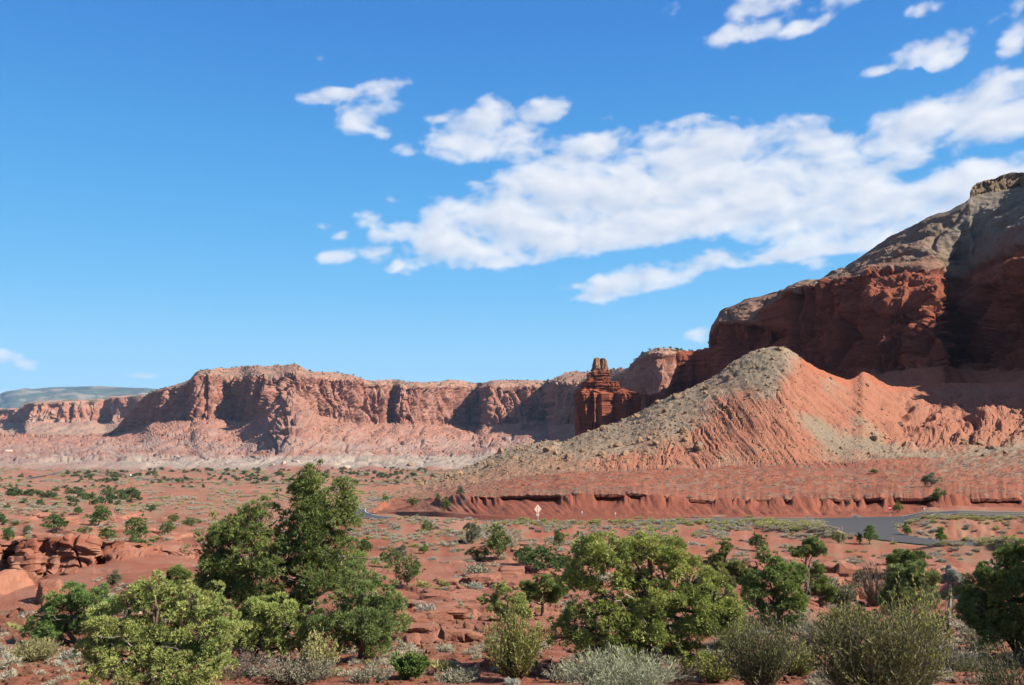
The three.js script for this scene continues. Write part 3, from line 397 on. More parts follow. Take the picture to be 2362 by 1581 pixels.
// the road's centre line and the side road's, in pixels and distances
const smoothPath = (pts, n) => new THREE.CatmullRomCurve3(pts.map(([px, z]) => new THREE.Vector3((px - CX) / F * z, 0, -z)), false, 'centripetal').getSpacedPoints(n).map((v) => [v.x, v.z]);
const roadPath = smoothPath([[3600, 136], [3000, 134], [2700, 134.5], [2362, 136.5], [2080, 140], [1830, 140], [1500, 138.5], [1300, 139.5], [1180, 143], [1060, 152], [960, 166], [890, 184], [846, 203], [826, 226], [819, 252], [826, 287], [843, 326], [866, 376], [892, 430], [930, 500]], 110);
const sidePts = [[1958, 140], [1964, 132], [1980, 124.5], [2015, 118], [2070, 113.5], [2150, 110.5], [2260, 108.5], [2400, 106], [2700, 103], [3100, 100]], sidePath = smoothPath(sidePts, 50), sideZ = pchip(sidePts.map((q) => q[0]), sidePts.map((q) => q[1]));
function pathDist(p, x, z) { let b = 1e9; for (let i = 0; i < p.length - 1; i++) { const ax = p[i][0], az = p[i][1], dx = p[i + 1][0] - ax, dz = p[i + 1][1] - az, t = clamp(((x - ax) * dx + (z - az) * dz) / (dx * dx + dz * dz)), q = (x - ax - dx * t) ** 2 + (z - az - dz * t) ** 2; if (q < b) b = q; } return Math.sqrt(b); }
function roadDist(x, z) { const d = -z; if (d < 60 || d > 520) return 1e3; return Math.min(pathDist(roadPath, x, z), pathDist(sidePath, x, z)); }
// ledges: pixel polyline with distances, height, length over which the bench behind dies out, lip
const LEDGES = [
  [[-200, 640], [60, 650], [130, 640], [200, 660], [290, 700], 5.5, 120, 2.5], [[230, 420], [330, 410], [470, 400], [640, 420], 1.6, 60, 1],
  [[20, 190], [120, 180], [220, 176], [330, 190], 1.5, 26, 0.8], [[190, 140], [300, 150], [420, 160], 0.8, 18, 0.6], [[330, 100], [420, 98], [520, 104], 0.8, 14, 0.6],
  [[300, 78], [380, 76], [460, 74], 1.3, 14, 0.9], [[900, 47], [1000, 44], [1100, 46], [1200, 43], [1300, 46], 0.45, 7, 0.5], [[930, 37], [1010, 36], [1100, 38], [1160, 36], 0.4, 5, 0.4], [[880, 28.5], [950, 27.5], [1040, 28.2], [1110, 28], 0.7, 5, 0.8], [[1080, 66], [1180, 64], [1290, 66], 0.5, 9, 0.5], [[1380, 60], [1500, 62], [1640, 60], 0.5, 10, 0.5],
  [[1890, 66], [1990, 64], [2080, 62], [2180, 62], 1.9, 10, 2.6], [[1880, 54], [1960, 52], [2030, 53], 1.3, 7, 1.8], [[2170, 56], [2230, 54], [2330, 55], [2500, 57], 2.4, 9, 3], [[1600, 70], [1780, 72], [1880, 70], 0.9, 9, 1.4], [[2180, 33], [2260, 32], [2400, 33], 0.5, 5, 0.4], [[1660, 36], [1760, 34], [1840, 35], 0.35, 6, 0.3],
].map((l) => { const pts = l.filter(Array.isArray), [h, len, lip] = l.filter((v) => !Array.isArray(v)); return { f: pchip(pts.map((p) => p[0]), pts.map((p) => p[1])), a: pts[0][0], b: pts[pts.length - 1][0], z0: Math.min(...pts.map((p) => p[1])) * 0.9, z1: Math.max(...pts.map((p) => p[1])) * 1.1 + len * 3, h, len, lip }; });
function groundAt(x, z, out) {                    // out.y, out.lip (shift towards the viewer), out.rock
  const d = -z, r = Math.hypot(x, z), y0 = baseY(x, z);
  out.lip = 0; out.rock = 0;
  const rd = roadDist(x, z), flat = sstep(4.5, 11, rd);
  let y = y0 + flat * (fbm(x / 26, 0, z / 26, 3) * clamp(r / 40) * 1.1 + fbm(x / 7, 2, z / 7, 3) * 0.35 * clamp(r / 14) + fbm(x / 1.6, 4, z / 1.6, 3) * 0.11 * clamp(r / 8)) + (r > 250 ? fbm(x / 140, 7, z / 140, 4) * Math.min(9, (r - 250) * 0.02) : 0);
  if (d > 5) {
    const px = CX + F * x / d;
    for (const l of LEDGES) {
      if (d < l.z0 || d > l.z1 || px < l.a - 60 || px > l.b + 60) continue;
      const e = sstep(l.a - 40, l.a + 40, px) * (1 - sstep(l.b - 40, l.b + 40, px)); if (e <= 0) continue;
      const line = l.f(px) * (1 + fbm(x / (l.len * 0.55) + l.h, 0, 1.5, 4) * 0.06), q = d - line;
      if (q <= 0) continue; const h = l.h * e * (0.75 + 0.7 * fbm(x / (l.len * 0.4), 3, 2, 2));
      y += 0.7 * h * Math.min(1, q / (0.25 + d * 0.004)) * Math.exp(-q / l.len); if (q < l.len * 0.5) out.lip += 0.45 * l.lip * e * (1 - q / (l.len * 0.5)); out.rock = Math.max(out.rock, e * (1 - sstep(0, l.len * 0.9, q)));
    }
    if (d > 85 && d < 140) {
      y += 0.62 * sstep(1130, 1220, px) * (1 - sstep(1800, 1850, px)) * Math.exp(-(((d - 131.3) / 2.6) ** 2)) * (0.8 + fbm(x / 7, 1, 3, 2));      // verge that half hides the road
      if (px > 2040) y += (1.35 + 0.6 * sstep(2170, 2260, px)) * sstep(2090, 2170, px) * Math.exp(-(((d - sideZ(px) + 8.2) / 2.4) ** 2)) * (0.8 + fbm(x / 6, 1, 8, 2));
      if (px > 1700 && px < 1990) y += 0.9 * sstep(1720, 1800, px) * (1 - sstep(1900, 1960, px)) * Math.exp(-(((d - 127 + (px - 1720) * 0.05) / 4) ** 2));
      const bk = sstep(2060, 2130, px) * sstep(117.5, 120, d) * (1 - sstep(127, 129, d)); if (bk > 0) y += bk * billow(x / 2.6, d / 30, 2.2, 2) * 0.55;
    }
    // stepped sandstone in places
    const zone = Math.max(sstep(850, 950, px) * (1 - sstep(1280, 1380, px)) * sstep(24, 29, d) * (1 - sstep(56, 75, d)), sstep(1840, 1920, px) * sstep(40, 47, d) * (1 - sstep(64, 75, d)), (1 - sstep(420, 520, px)) * sstep(58, 70, d) * (1 - sstep(150, 210, d)), 0.8 * sstep(1180, 1260, px) * (1 - sstep(1750, 1850, px)) * sstep(52, 60, d) * (1 - sstep(74, 85, d)));
    if (zone > 0) { const L = 3 + d / 12, t = fbm(x / L / 2.2, 1, z / L, 3) * 5 + d / L, fr = t - Math.floor(t); y += flat * zone * (0.28 + d / 260) * ((fr > 0.82 ? (fr - 0.82) / 0.18 : 0) - fr); out.rock = Math.max(out.rock, zone * sstep(-0.15, 0.15, fbm(x / L, 6, z / L, 2))); out.lip += zone * (fr < 0.3 ? 0.35 : 0); }
  }
  y -= (1 - sstep(3.5, 6.5, rd)) * 0.12;
  out.y = y; out.rd = rd; return out;
}
const gtmp = {}, groundY = (x, z) => groundAt(x, z, gtmp).y;
function hit(px, py) {                            // where the ray through a pixel meets the ground
  const d = P(px, py, 1); let a = 6, b = a;
  for (let i = 0; i < 900; i++) { b = a * 1.012; if (d[1] * b < groundY(d[0] * b, -b)) { for (let k = 0; k < 18; k++) { const m = (a + b) / 2; if (d[1] * m < groundY(d[0] * m, -m)) b = m; else a = m; } return [d[0] * b, groundY(d[0] * b, -b), -b]; } a = b; }
  return [d[0] * a, d[1] * a, -a];
}
{
  const az = []; const A0 = Math.atan((-200 - CX) / F), A1 = Math.atan((2560 - CX) / F);
  for (let i = 0; i < 40; i++) az.push(lerp(-Math.PI, A0, i / 40));
  for (let i = 0; i <= 760; i++) az.push(Math.atan((lerp(-200, 2560, i / 760) - CX) / F));
  for (let i = 1; i <= 40; i++) az.push(lerp(A1, Math.PI, i / 40));
  const rs = [0.4, 1, 2, 3, 4, 5, 6, 7, 8, 9, 10]; { const ks = [], zs = []; for (let z = 10; z < 2600; z *= 1.03) { zs.push(z); ks.push(HOR - 1 - F * ((GF[0](Math.log(z)) + GF[3](Math.log(z)) + GF[5](Math.log(z))) / 3) / z); } for (let y = ks[0]; y > ks[ks.length - 1]; y -= 1.9) { let k = 0; while (k < ks.length - 2 && ks[k + 1] > y) k++; rs.push(lerp(zs[k], zs[k + 1], clamp((ks[k] - y) / (ks[k] - ks[k + 1] || 1)))); } for (let z = 2700; z < 21000; z *= 1.25) rs.push(z); }
  const out = rs.filter((v, i) => i === 0 || v > rs[i - 1] + 0.01), N = az.length, M = out.length, pos = new Float32Array(N * M * 3), col = new Float32Array(N * M * 3), uv = new Float32Array(N * M * 2), o = {};
  for (let i = 0; i < N; i++) for (let j = 0; j < M; j++) {
    const c = Math.cos(az[i]), s = Math.sin(az[i]), r = Math.abs(az[i]) < 1 ? out[j] / c : out[j]; const x = s * r, z = -c * r, id = (i * M + j) * 3;
    groundAt(x, z, o); const k = o.lip / Math.max(r, 1);
    pos[id] = x - x * k; pos[id + 1] = o.y; pos[id + 2] = z - z * k;
    const n = fbm(x / 11, 1, z / 11, 4), fs = Math.max(1, r / 60), n2 = fbm(x / 1.3 / fs, 3, z / 1.3 / fs, 3), n3 = fbm(x / 160, 5, z / 160, 4);
    let q = mix3([0.46, 0.168, 0.10], [0.35, 0.118, 0.07], sstep(-0.25, 0.35, n)); q = mix3(q, [0.52, 0.25, 0.172], sstep(-0.05, 0.3, n2 + n * 0.3) * 0.7); q = mix3(q, [0.25, 0.08, 0.05], sstep(0.1, 0.35, -n2 + n * 0.2) * 0.55);
    q = mix3(q, [0.50, 0.27, 0.195], sstep(0.0, 0.3, fbm(x / 23, 8, z / 15, 4)) * 0.6); q = mix3(q, [0.49, 0.215, 0.145], o.rock * 0.75);
    const grass = sstep(0.02, 0.25, fbm(x / 5, 9, z / 5, 3) + n3 * 0.3 + (r > 60 ? 0.02 : 0)) * (1 - o.rock); q = mix3(q, [0.36, 0.28, 0.165], grass * sstep(-0.25, 0.15, fbm(x / 0.7 / fs, 6, z / 0.7 / fs, 2)) * 0.65);
    if (r > 90) { const far = sstep(90, 500, r); q = mix3(q, [0.39, 0.205, 0.135], far * 0.42); q = mix3(q, [0.36, 0.25, 0.17], far * sstep(-0.08, 0.22, n3 + n * 0.4) * 0.6); q = mix3(q, mix3(ORANGE, RED, 0.5), far * 0.2); q = mix3(q, DRED, far * sstep(0.08, 0.3, fbm(x / 90, 2, z / 30, 3)) * 0.6); }
    const verge = sstep(16, 5, o.rd); q = mix3(q, [0.33, 0.26, 0.15], verge * sstep(-0.2, 0.15, n2) * 0.6);
    col[id] = q[0]; col[id + 1] = q[1]; col[id + 2] = q[2]; uv[(i * M + j) * 2] = x; uv[(i * M + j) * 2 + 1] = z;
  }
  const idx = new Uint32Array((N - 1) * (M - 1) * 6); let t = 0;
  for (let i = 0; i < N - 1; i++) for (let j = 0; j < M - 1; j++) { const a = i * M + j, b = a + 1, c = a + M, d = c + 1; idx[t++] = a; idx[t++] = c; idx[t++] = b; idx[t++] = c; idx[t++] = d; idx[t++] = b; }
  const g = new THREE.BufferGeometry(); g.setAttribute('position', new THREE.BufferAttribute(pos, 3)); g.setAttribute('color', new THREE.BufferAttribute(col, 3)); g.setAttribute('uv', new THREE.BufferAttribute(uv, 2)); g.setIndex(new THREE.BufferAttribute(idx, 1)); g.computeVertexNormals();
  structure('ground', g, soilMat, 'red desert soil and sandstone running down to the valley');
}
// ---------------------------------------------------------------- rock tower, pinnacle, left outcrop
function loft(prof, z, depth, opts) {             // prof: [py, left px, right px] from the top down
  const rows = [], RN = opts.ring ?? 120; let yTop = prof[0][0];
  const fl = pchip(prof.map((p) => p[0]), prof.map((p) => p[1])), fr = pchip(prof.map((p) => p[0]), prof.map((p) => p[2])), y1 = prof[prof.length - 1][0], M = opts.rows ?? 150;
  const pos = [], col = [], uv = [], idx = [], mid = (prof[1][1] + prof[1][2]) / 2;
  for (let j = 0; j <= M; j++) {
    const py = lerp(yTop, y1, j / M), a = P(fl(py), py, z), b = P(fr(py), py, z), cx = (a[0] + b[0]) / 2, hw = (b[0] - a[0]) / 2, hd = Math.min(hw * depth, opts.maxDepth ?? 1e9);
    for (let i = 0; i <= RN; i++) {
      const t = i / RN * Math.PI * 2, ct = Math.cos(t), st = Math.sin(t), ex = opts.square ?? 0.6, X = Math.sign(ct) * Math.abs(ct) ** ex, Z = Math.sign(st) * Math.abs(st) ** ex;
      let x = cx + hw * X, y = a[1], zz = -z + hd * Z - (opts.back ?? 0) * hd;
      const d = opts.disp(x, y, zz, py, t) * clamp(j / 3), l = Math.hypot(X, Z) || 1; x += X / l * d; zz += Z / l * d; y += (j === 0 ? 0 : 0);
      pos.push(x, y, zz); const c = opts.color(x, y, zz, py); col.push(...c); uv.push(x + 0.35 * zz, y * 1.3 + 0.6 * zz);
    }
  }
  for (let j = 0; j < M; j++) for (let i = 0; i < RN; i++) { const a = j * (RN + 1) + i, b = a + 1, c = a + RN + 1, d = c + 1; idx.push(a, b, c, b, d, c); }
  const cTop = pos.length / 3; let sx = 0, sy = 0, sz = 0; for (let i = 0; i < RN; i++) { sx += pos[i * 3]; sy += pos[i * 3 + 1]; sz += pos[i * 3 + 2]; } pos.push(sx / RN, sy / RN + (opts.crown ?? 0), sz / RN); col.push(...opts.color(sx / RN, sy / RN, sz / RN, yTop)); uv.push(sx / RN, sz / RN);
  for (let i = 0; i < RN; i++) idx.push(cTop, i + 1, i);
  const g = new THREE.BufferGeometry(); g.setAttribute('position', new THREE.Float32BufferAttribute(pos, 3)); g.setAttribute('color', new THREE.Float32BufferAttribute(col, 3)); g.setAttribute('uv', new THREE.Float32BufferAttribute(uv, 2)); g.setIndex(idx); return g;
}
{
  const t = thing('rock_tower', 'red sandstone rock tower with a narrow pillar on top, between mesa and butte', 'rock tower');
  const beds = (x, y, z) => ledges(y, 4.2) * 1.1 + ledges(y, 1.7, 3) * 0.6 - crack(x / 7, y / 90, z / 7, 0.07) * 2.5;
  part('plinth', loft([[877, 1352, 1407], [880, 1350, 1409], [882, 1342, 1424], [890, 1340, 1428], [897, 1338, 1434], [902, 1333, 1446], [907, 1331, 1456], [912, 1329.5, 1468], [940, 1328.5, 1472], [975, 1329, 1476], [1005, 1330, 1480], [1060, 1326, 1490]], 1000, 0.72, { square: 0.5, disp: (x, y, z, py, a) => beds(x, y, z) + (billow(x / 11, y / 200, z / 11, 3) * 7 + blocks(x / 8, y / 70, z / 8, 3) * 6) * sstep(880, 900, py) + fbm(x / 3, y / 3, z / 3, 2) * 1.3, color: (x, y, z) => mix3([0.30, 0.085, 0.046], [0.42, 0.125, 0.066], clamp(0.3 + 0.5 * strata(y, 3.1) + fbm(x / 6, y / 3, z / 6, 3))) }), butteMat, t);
  const rough = (x, y, z, py) => blocks(x / 5 + 2, y / 14, z / 5, 3) * 2.6 + billow(x / 6 + 2, y / 50, z / 6, 2) * 1.4 + fbm(x / 2, y / 2, z / 2, 2) * 0.9, tan = (x, y, z, py) => mix3([0.40, 0.225, 0.14], [0.34, 0.112, 0.062], sstep(846, 862, py + fbm(x / 4, y / 4, z / 4, 2) * 18));
  part('pillar_foot', loft([[852, 1364, 1403], [857, 1361, 1404], [863, 1356, 1406], [870, 1353, 1408], [879, 1349, 1410]], 1000, 0.8, { square: 0.5, rows: 50, ring: 90, disp: (x, y, z, py) => rough(x, y, z, py) + beds(x, y, z), color: tan }), butteMat, t);
  part('pillar', loft([[826, 1372, 1382], [828, 1369.5, 1383], [840, 1368, 1384.5], [853, 1366, 1386], [866, 1362, 1388]], 998, 1.15, { square: 0.45, rows: 50, ring: 70, crown: 0.5, disp: rough, color: tan }), butteMat, t);
  part('pillar', loft([[827, 1386, 1395], [829, 1385, 1397], [838, 1385.5, 1399.5], [853, 1385, 1402], [866, 1383, 1405]], 1002, 1.15, { square: 0.45, rows: 50, ring: 70, crown: 0.4, disp: rough, color: tan }), butteMat, t);
  const s = thing('rock_pinnacle', 'small sunlit rock pinnacle on the dark fin beside the tower', 'rock');
  part('spire', loft([[893, 1481, 1484], [899, 1479, 1487], [905, 1477, 1490], [911, 1474, 1493], [915, 1479, 1491], [925, 1480, 1489.5], [936, 1480, 1490], [960, 1476, 1494]], 962, 0.9, { ring: 40, rows: 40, disp: (x, y, z) => fbm(x / 1.6, y / 2.6, z / 1.6, 3) * 1.2, color: () => [0.42, 0.17, 0.10] }), butteMat, s);
}
// low sandstone outcrop at the left, above the wash
{
  const c = (x, y0, yb, z, in_ = 0) => [[x, y0 + 14, z + 19], [x, y0 - 2, z + 9], [x, y0, z + 1.2 + in_], [x, y0 + 9, z + 0.9 + in_], [x, lerp(y0, yb, 0.5), z + 0.3 + in_ * 0.9], [x, yb, z - 0.3 + in_ * 0.5], [x, yb + 34, z - 7], [x, yb + 92, z - 13]];
  const n = net([c(-330, 1262, 1330, 66), c(-160, 1258, 1335, 63), c(-60, 1256, 1335, 62), c(0, 1252, 1334, 61, 1), c(26, 1250, 1332, 61, 2.2), c(38, 1247, 1330, 61, 0), c(80, 1243, 1330, 60.5), c(86, 1242, 1328, 60.8, 0.9), c(100, 1241, 1322, 61, 1.2), c(112, 1240, 1316, 61, 0.2), c(160, 1241, 1308, 61), c(206, 1243, 1300, 61.5, 0), c(214, 1244, 1299, 61.6, 0.2), c(220, 1245, 1298, 62, 2.6), c(236, 1246, 1296, 62.5, 3.2), c(252, 1250, 1292, 63, 1.2), c(275, 1252, 1286, 63.5, 0.4), c(320, 1254, 1281, 64.5, 0.4), c(350, 1255, 1280, 65, 1.6), c(400, 1257, 1279, 66, 0.8), c(440, 1260, 1279, 67), c(480, 1264, 1277, 69), c(520, 1270, 1276, 72)], {
    step: 2.2, zw: 0.3, nv: [3, 8, 6, 20, 24, 16, 4], relax: 3, flat: 0.5,
    disp: (f) => { const r = f.row, fc = sstep(1.8, 2.2, r) * (1 - sstep(4.9, 5.4, r)); return f.e * (fc * (blocks(f.x / 4.2, f.y / 3.2, f.z / 4.2, 3) * 1.5 + blocks(f.x / 1.2, f.y / 0.6, f.z / 1.2, 2) * 0.2 + ledges(f.y + fbm(f.x / 3, 0, 0, 2) * 0.3, 0.5) * 0.3 - crack(f.x / 2, f.y / 5, f.z / 2, 0.05) * 0.5) + fbm(f.x / 2.5, f.y / 2, f.z / 2.5, 3) * 0.2); },
    color: (f) => { const n = fbm(f.x / 2.4, f.y / 1.2, f.z / 2.4, 4); return mix3(mix3([0.45, 0.165, 0.10], [0.52, 0.255, 0.175], sstep(-0.25, 0.3, n)), DRED, sstep(0.55, 0.9, strata(f.y, 0.5)) * 0.45 + (f.row > 5 ? 0.2 : 0)); },
  });
  structure('sandstone_outcrop', n.geo, rockMat, 'low pink sandstone outcrop above the wash at the left');
}
// ---------------------------------------------------------------- roads
const asphalt = matte({ color: new THREE.Color().setRGB(0.056, 0.056, 0.06), roughness: 0.9, map: scaled(grain, 1 / 9), bumpMap: scaled(grainBump, 1 / 0.8), bumpScale: 0.01 });
const white = matte({ color: new THREE.Color().setRGB(0.62, 0.6, 0.56) }), yellow = matte({ color: new THREE.Color().setRGB(0.55, 0.33, 0.05) });
function ribbon(path, a, b, lift, from = 0, to = 1) {
  const pos = [], uv = [], idx = [], n = path.length, A = typeof a === 'function' ? a : () => a, B = typeof b === 'function' ? b : () => b; let k = 0, s = 0;
  for (let i = Math.floor(from * (n - 1)); i <= Math.floor(to * (n - 1)); i++, k++) {
    const p = path[i], q = path[Math.min(i + 1, n - 1)], r = path[Math.max(i - 1, 0)], dx = q[0] - r[0], dz = q[1] - r[1], l = Math.hypot(dx, dz); s += l / 2; const y = baseY(p[0], p[1]);
    for (const o of [A(s), B(s)]) { const x = p[0] - dz / l * o, z = p[1] + dx / l * o; pos.push(x, lerp(y, baseY(x, z), 0.8) + lift, z); uv.push(x, z); }
    if (k) { const t = k * 2; idx.push(t - 2, t - 1, t, t - 1, t + 1, t); }
  }
  const g = new THREE.BufferGeometry(); g.setAttribute('position', new THREE.Float32BufferAttribute(pos, 3)); g.setAttribute('uv', new THREE.Float32BufferAttribute(uv, 2)); g.setIndex(idx); g.computeVertexNormals();
  if (g.attributes.normal.getY(0) < 0) { const ix = g.index.array; for (let i = 0; i < ix.length; i += 3) { const t = ix[i]; ix[i] = ix[i + 1]; ix[i + 1] = t; } g.computeVertexNormals(); } return g;
}
{
  const road = structure('road', ribbon(roadPath, -3.9, 3.9, 0.05), asphalt, 'two-lane asphalt road along the foot of the hill');
  part('edge_line', ribbon(roadPath, -3.5, -3.36, 0.062), white, road); part('edge_line', ribbon(roadPath, 3.36, 3.5, 0.062), white, road);
  part('centre_line', ribbon(roadPath, -0.18, -0.07, 0.062), yellow, road); part('centre_line', ribbon(roadPath, 0.07, 0.18, 0.062), yellow, road);
  const fl = (s) => 3.6 + 8 * Math.exp(-(s / 7)), fr = (s) => 3.6 + 6 * Math.exp(-(s / 7));
  structure('side_road', ribbon(sidePath, (s) => -fl(s), fr, 0.035), asphalt, 'dark asphalt side road joining the main road');
}
{
  const far = [[60, 1106], [170, 1089], [240, 1092], [305, 1099], [420, 1109], [560, 1115], [680, 1117], [780, 1116]].map(([a, b]) => hit(a, b)), path = new THREE.CatmullRomCurve3(far.map((v) => new THREE.Vector3(v[0], 0, v[2])), false, 'centripetal').getSpacedPoints(60).map((v) => [v.x, v.z]);
  const g = ribbon(path, -4.5, 4.5, 0), q = g.attributes.position; for (let i = 0; i < q.count; i++) q.setY(i, groundY(q.getX(i), q.getZ(i)) + 0.5); g.computeVertexNormals(); structure('valley_road', g, asphalt, 'thin grey road far away across the valley floor');
}
// ---------------------------------------------------------------- signs and posts
const metal = matte({ color: new THREE.Color().setRGB(0.40, 0.39, 0.38), roughness: 0.5, metalness: 0.6 }), signBack = matte({ color: new THREE.Color().setRGB(0.36, 0.255, 0.21), roughness: 0.7 }), orangePaint = matte({ color: new THREE.Color().setRGB(0.55, 0.13, 0.06), roughness: 0.6 }), redPaint = matte({ color: new THREE.Color().setRGB(0.30, 0.02, 0.025), roughness: 0.6 }), darkPaint = matte({ color: new THREE.Color().setRGB(0.03, 0.03, 0.03) }), whitePaint = matte({ color: new THREE.Color().setRGB(0.75, 0.75, 0.74), roughness: 0.5 });
const box = (w, h, d, x = 0, y = 0, z = 0) => { const g = new THREE.BoxGeometry(w, h, d); g.translate(x, y, z); return g; };
const put = (t, p, turn = 0) => { t.position.set(...p); t.rotation.y = turn; return t; };
{
  const p = hit(1241, 1209), s = -p[2] / F, t = put(thing('warning_sign', 'back of a diamond warning sign with a small plate, beside the road', 'road sign'), p, 0.66);
  const dg = box(15 * s, 15 * s, 0.012); dg.rotateZ(Math.PI / 4); dg.translate(0, 33 * s, -0.04); part('panel', dg, signBack, t); part('plate', box(8 * s, 6 * s, 0.012, 0, 20.5 * s, -0.04), signBack, t); part('post', box(0.06, 42 * s, 0.05, 0, 21 * s - 0.2, 0), metal, t);
}
{
  const p = hit(2054, 1201), s = -p[2] / F, t = put(thing('stop_sign', 'red octagonal stop sign at the side road junction', 'road sign'), p, 0.15);
  const cv = document.createElement('canvas'); cv.width = cv.height = 128; const c = cv.getContext('2d'); c.fillStyle = '#8c1418'; c.fillRect(0, 0, 128, 128); c.fillStyle = '#e8e4e0'; c.font = 'bold 40px sans-serif'; c.textAlign = 'center'; c.textBaseline = 'middle'; c.fillText('STOP', 64, 66);
  const tx = new THREE.CanvasTexture(cv); tx.colorSpace = THREE.SRGBColorSpace; const g = new THREE.CylinderGeometry(5.6 * s, 5.6 * s, 0.012, 8); g.rotateY(Math.PI / 8); g.rotateX(Math.PI / 2); const pp = g.attributes.position, uv = g.attributes.uv; for (let i = 0; i < pp.count; i++) uv.setXY(i, 0.5 + pp.getX(i) / (11.2 * s), 0.5 + pp.getY(i) / (11.2 * s)); g.translate(0, 28 * s, 0.04);
  part('panel', g, matte({ map: tx, roughness: 0.6 }), t); part('post', box(0.06, 33 * s, 0.05, 0, 16.5 * s - 0.2, 0), metal, t);
}
for (const [px, py, h, kind, label] of [[1343, 1200, 19, 0, 'thin grey delineator post on the verge nearest the warning sign'], [1420, 1200, 16, 0, 'thin grey delineator post on the verge, second from the warning sign'], [2133, 1186, 13, 0, 'white delineator post beyond the road, right of the stop sign'], [1943, 1227, 11, 1, 'red topped marker post at the left edge of the side road'], [2061, 1250, 10, 1, 'red topped marker post on the near bend of the side road'], [818, 1187, 19, 2, 'orange marker post beside the road bend by the big pine']]) {
  const p = hit(px, py), s = -p[2] / F, t = put(thing(kind === 0 ? 'delineator_post' : 'marker_post', label, 'post', 'roadside posts'), p);
  part('post', box(kind === 2 ? 4.5 * s : 0.09, h * s, 0.05, 0, h * s / 2 - 0.1, 0), kind === 2 ? orangePaint : metal, t); part(kind ? 'red_cap' : 'reflector', box(kind === 2 ? 4.6 * s : 0.16, h * s * 0.22, 0.07, 0, h * s * 0.92, 0), kind ? orangePaint : whitePaint, t);
}
{
  const p = hit(982, 1187), s = -p[2] / F, t = put(thing('road_barrier', 'low faded red board barrier on two legs beyond the mound', 'barrier'), p);
  part('board', box(21 * s, 4.2 * s, 0.06, 0, 5.5 * s, 0), matte({ color: new THREE.Color().setRGB(0.42, 0.16, 0.14) }), t); for (const k of [-6, 4.5]) part('leg', box(1.6 * s, 7 * s, 0.1, k * s, 3 * s, -0.1), matte({ color: new THREE.Color().setRGB(0.22, 0.03, 0.03) }), t);
}
{
  const p = hit(305, 1098.5), t = put(thing('white_van', 'tiny white van on the far valley road', 'van'), p, 0.5), L = 6.4;
  const sh = new THREE.Shape(); [[-3.2, 0.5], [3.2, 0.5], [3.2, 1.3], [2.5, 1.55], [1.7, 2.5], [-3.1, 2.6], [-3.2, 2.4]].forEach(([x, y], i) => i ? sh.lineTo(x, y) : sh.moveTo(x, y)); const g = new THREE.ExtrudeGeometry(sh, { depth: 2, bevelSize: 0.08, bevelThickness: 0.08, bevelSegments: 2 }); g.translate(0, 0, -1); part('body', g, whitePaint, t);
  const win = matte({ color: new THREE.Color().setRGB(0.03, 0.035, 0.04), roughness: 0.2 }); part('window', box(1.2, 0.7, 2.2, 1.2, 1.95, 0), win, t); part('window', box(2.6, 0.6, 2.2, -1.2, 1.95, 0), win, t);
  for (const x of [-2, 2]) for (const z of [-0.9, 0.9]) { const w = new THREE.CylinderGeometry(0.42, 0.42, 0.3, 14); w.rotateX(Math.PI / 2); w.translate(x, 0.42, z); part('wheel', w, darkPaint, t); }
}
// ---------------------------------------------------------------- loose rocks
function rockGeo(seed, sx, sy, sz, cA, cB, detail = 5, planes = 13, rough = 0.05, round = 1.08, slab = false) {
  const r = rng(seed), g = new THREE.IcosahedronGeometry(1, detail), p = g.attributes.position, cuts = [], col = new Float32Array(p.count * 3), uv = new Float32Array(p.count * 2);
  for (let i = 0; i < planes; i++) { const u = r() * 2 - 1, a = r() * Math.PI * 2, q = Math.sqrt(1 - u * u); cuts.push(slab ? [Math.cos(a) * 0.97, (r() - 0.35) * 0.5, Math.sin(a) * 0.97, 0.6 + r() * 0.4] : [q * Math.cos(a), u, q * Math.sin(a), 0.55 + r() * 0.35]); }
  for (const ax of [[1, 0, 0], [-1, 0, 0], [0, 1, 0], [0, -1, 0], [0, 0, 1], [0, 0, -1]]) cuts.push([...ax, 0.72 + r() * 0.2]);
  for (let i = 0; i < p.count; i++) {
    const x = p.getX(i), y = p.getY(i), z = p.getZ(i); let k = round; for (const c of cuts) { const d = x * c[0] + y * c[1] + z * c[2]; if (d > 0.05) k = Math.min(k, c[3] / d); }
    k *= 1 + fbm(x * 2.2 + seed, y * 2.2, z * 2.2, 3) * rough * 3 + (strata(y * sy, sy * 0.3, seed) - 0.5) * rough;
    p.setXYZ(i, x * k * sx, y * k * sy, z * k * sz); const c = mix3(cA, cB, clamp(0.5 + fbm(x * 1.6 + seed, y * 3, z * 1.6, 3) * 1.2)); col.set(c, i * 3); uv[i * 2] = (x + z * 0.4) * sx; uv[i * 2 + 1] = (y + z * 0.6) * sy;
  }
  g.setAttribute('color', new THREE.BufferAttribute(col, 3)); g.setAttribute('uv', new THREE.BufferAttribute(uv, 2)); g.computeVertexNormals(); return g;
}
const boulderGeos = [1, 2, 3, 4, 5, 6].map((s) => rockGeo(s * 17, 1, 0.72 + (s % 3) * 0.12, 0.85, [0.45, 0.27, 0.155], [0.36, 0.235, 0.15], 4));
const redBoulders = [1, 2, 3, 4, 5].map((s) => rockGeo(s * 31 + 3, 1, 0.7 + (s % 3) * 0.14, 0.85, [0.44, 0.16, 0.095], [0.53, 0.26, 0.175], 5));
const slabGeos = [1, 2, 3, 4, 5, 6].map((s) => rockGeo(s * 41 + 7, 1, 0.2 + (s % 2) * 0.07, 0.7, [0.45, 0.165, 0.10], [0.54, 0.27, 0.185], 5, 8, 0.03, 1.7, true));
function rock(name, geo, p, s, rot, label, category, group) { const m = part(numbered(name), geo, rockMat, scene); m.position.set(...p); m.scale.setScalar(s); m.rotation.set(...rot); m.userData = { label, category }; if (group) m.userData.group = group; return m; }
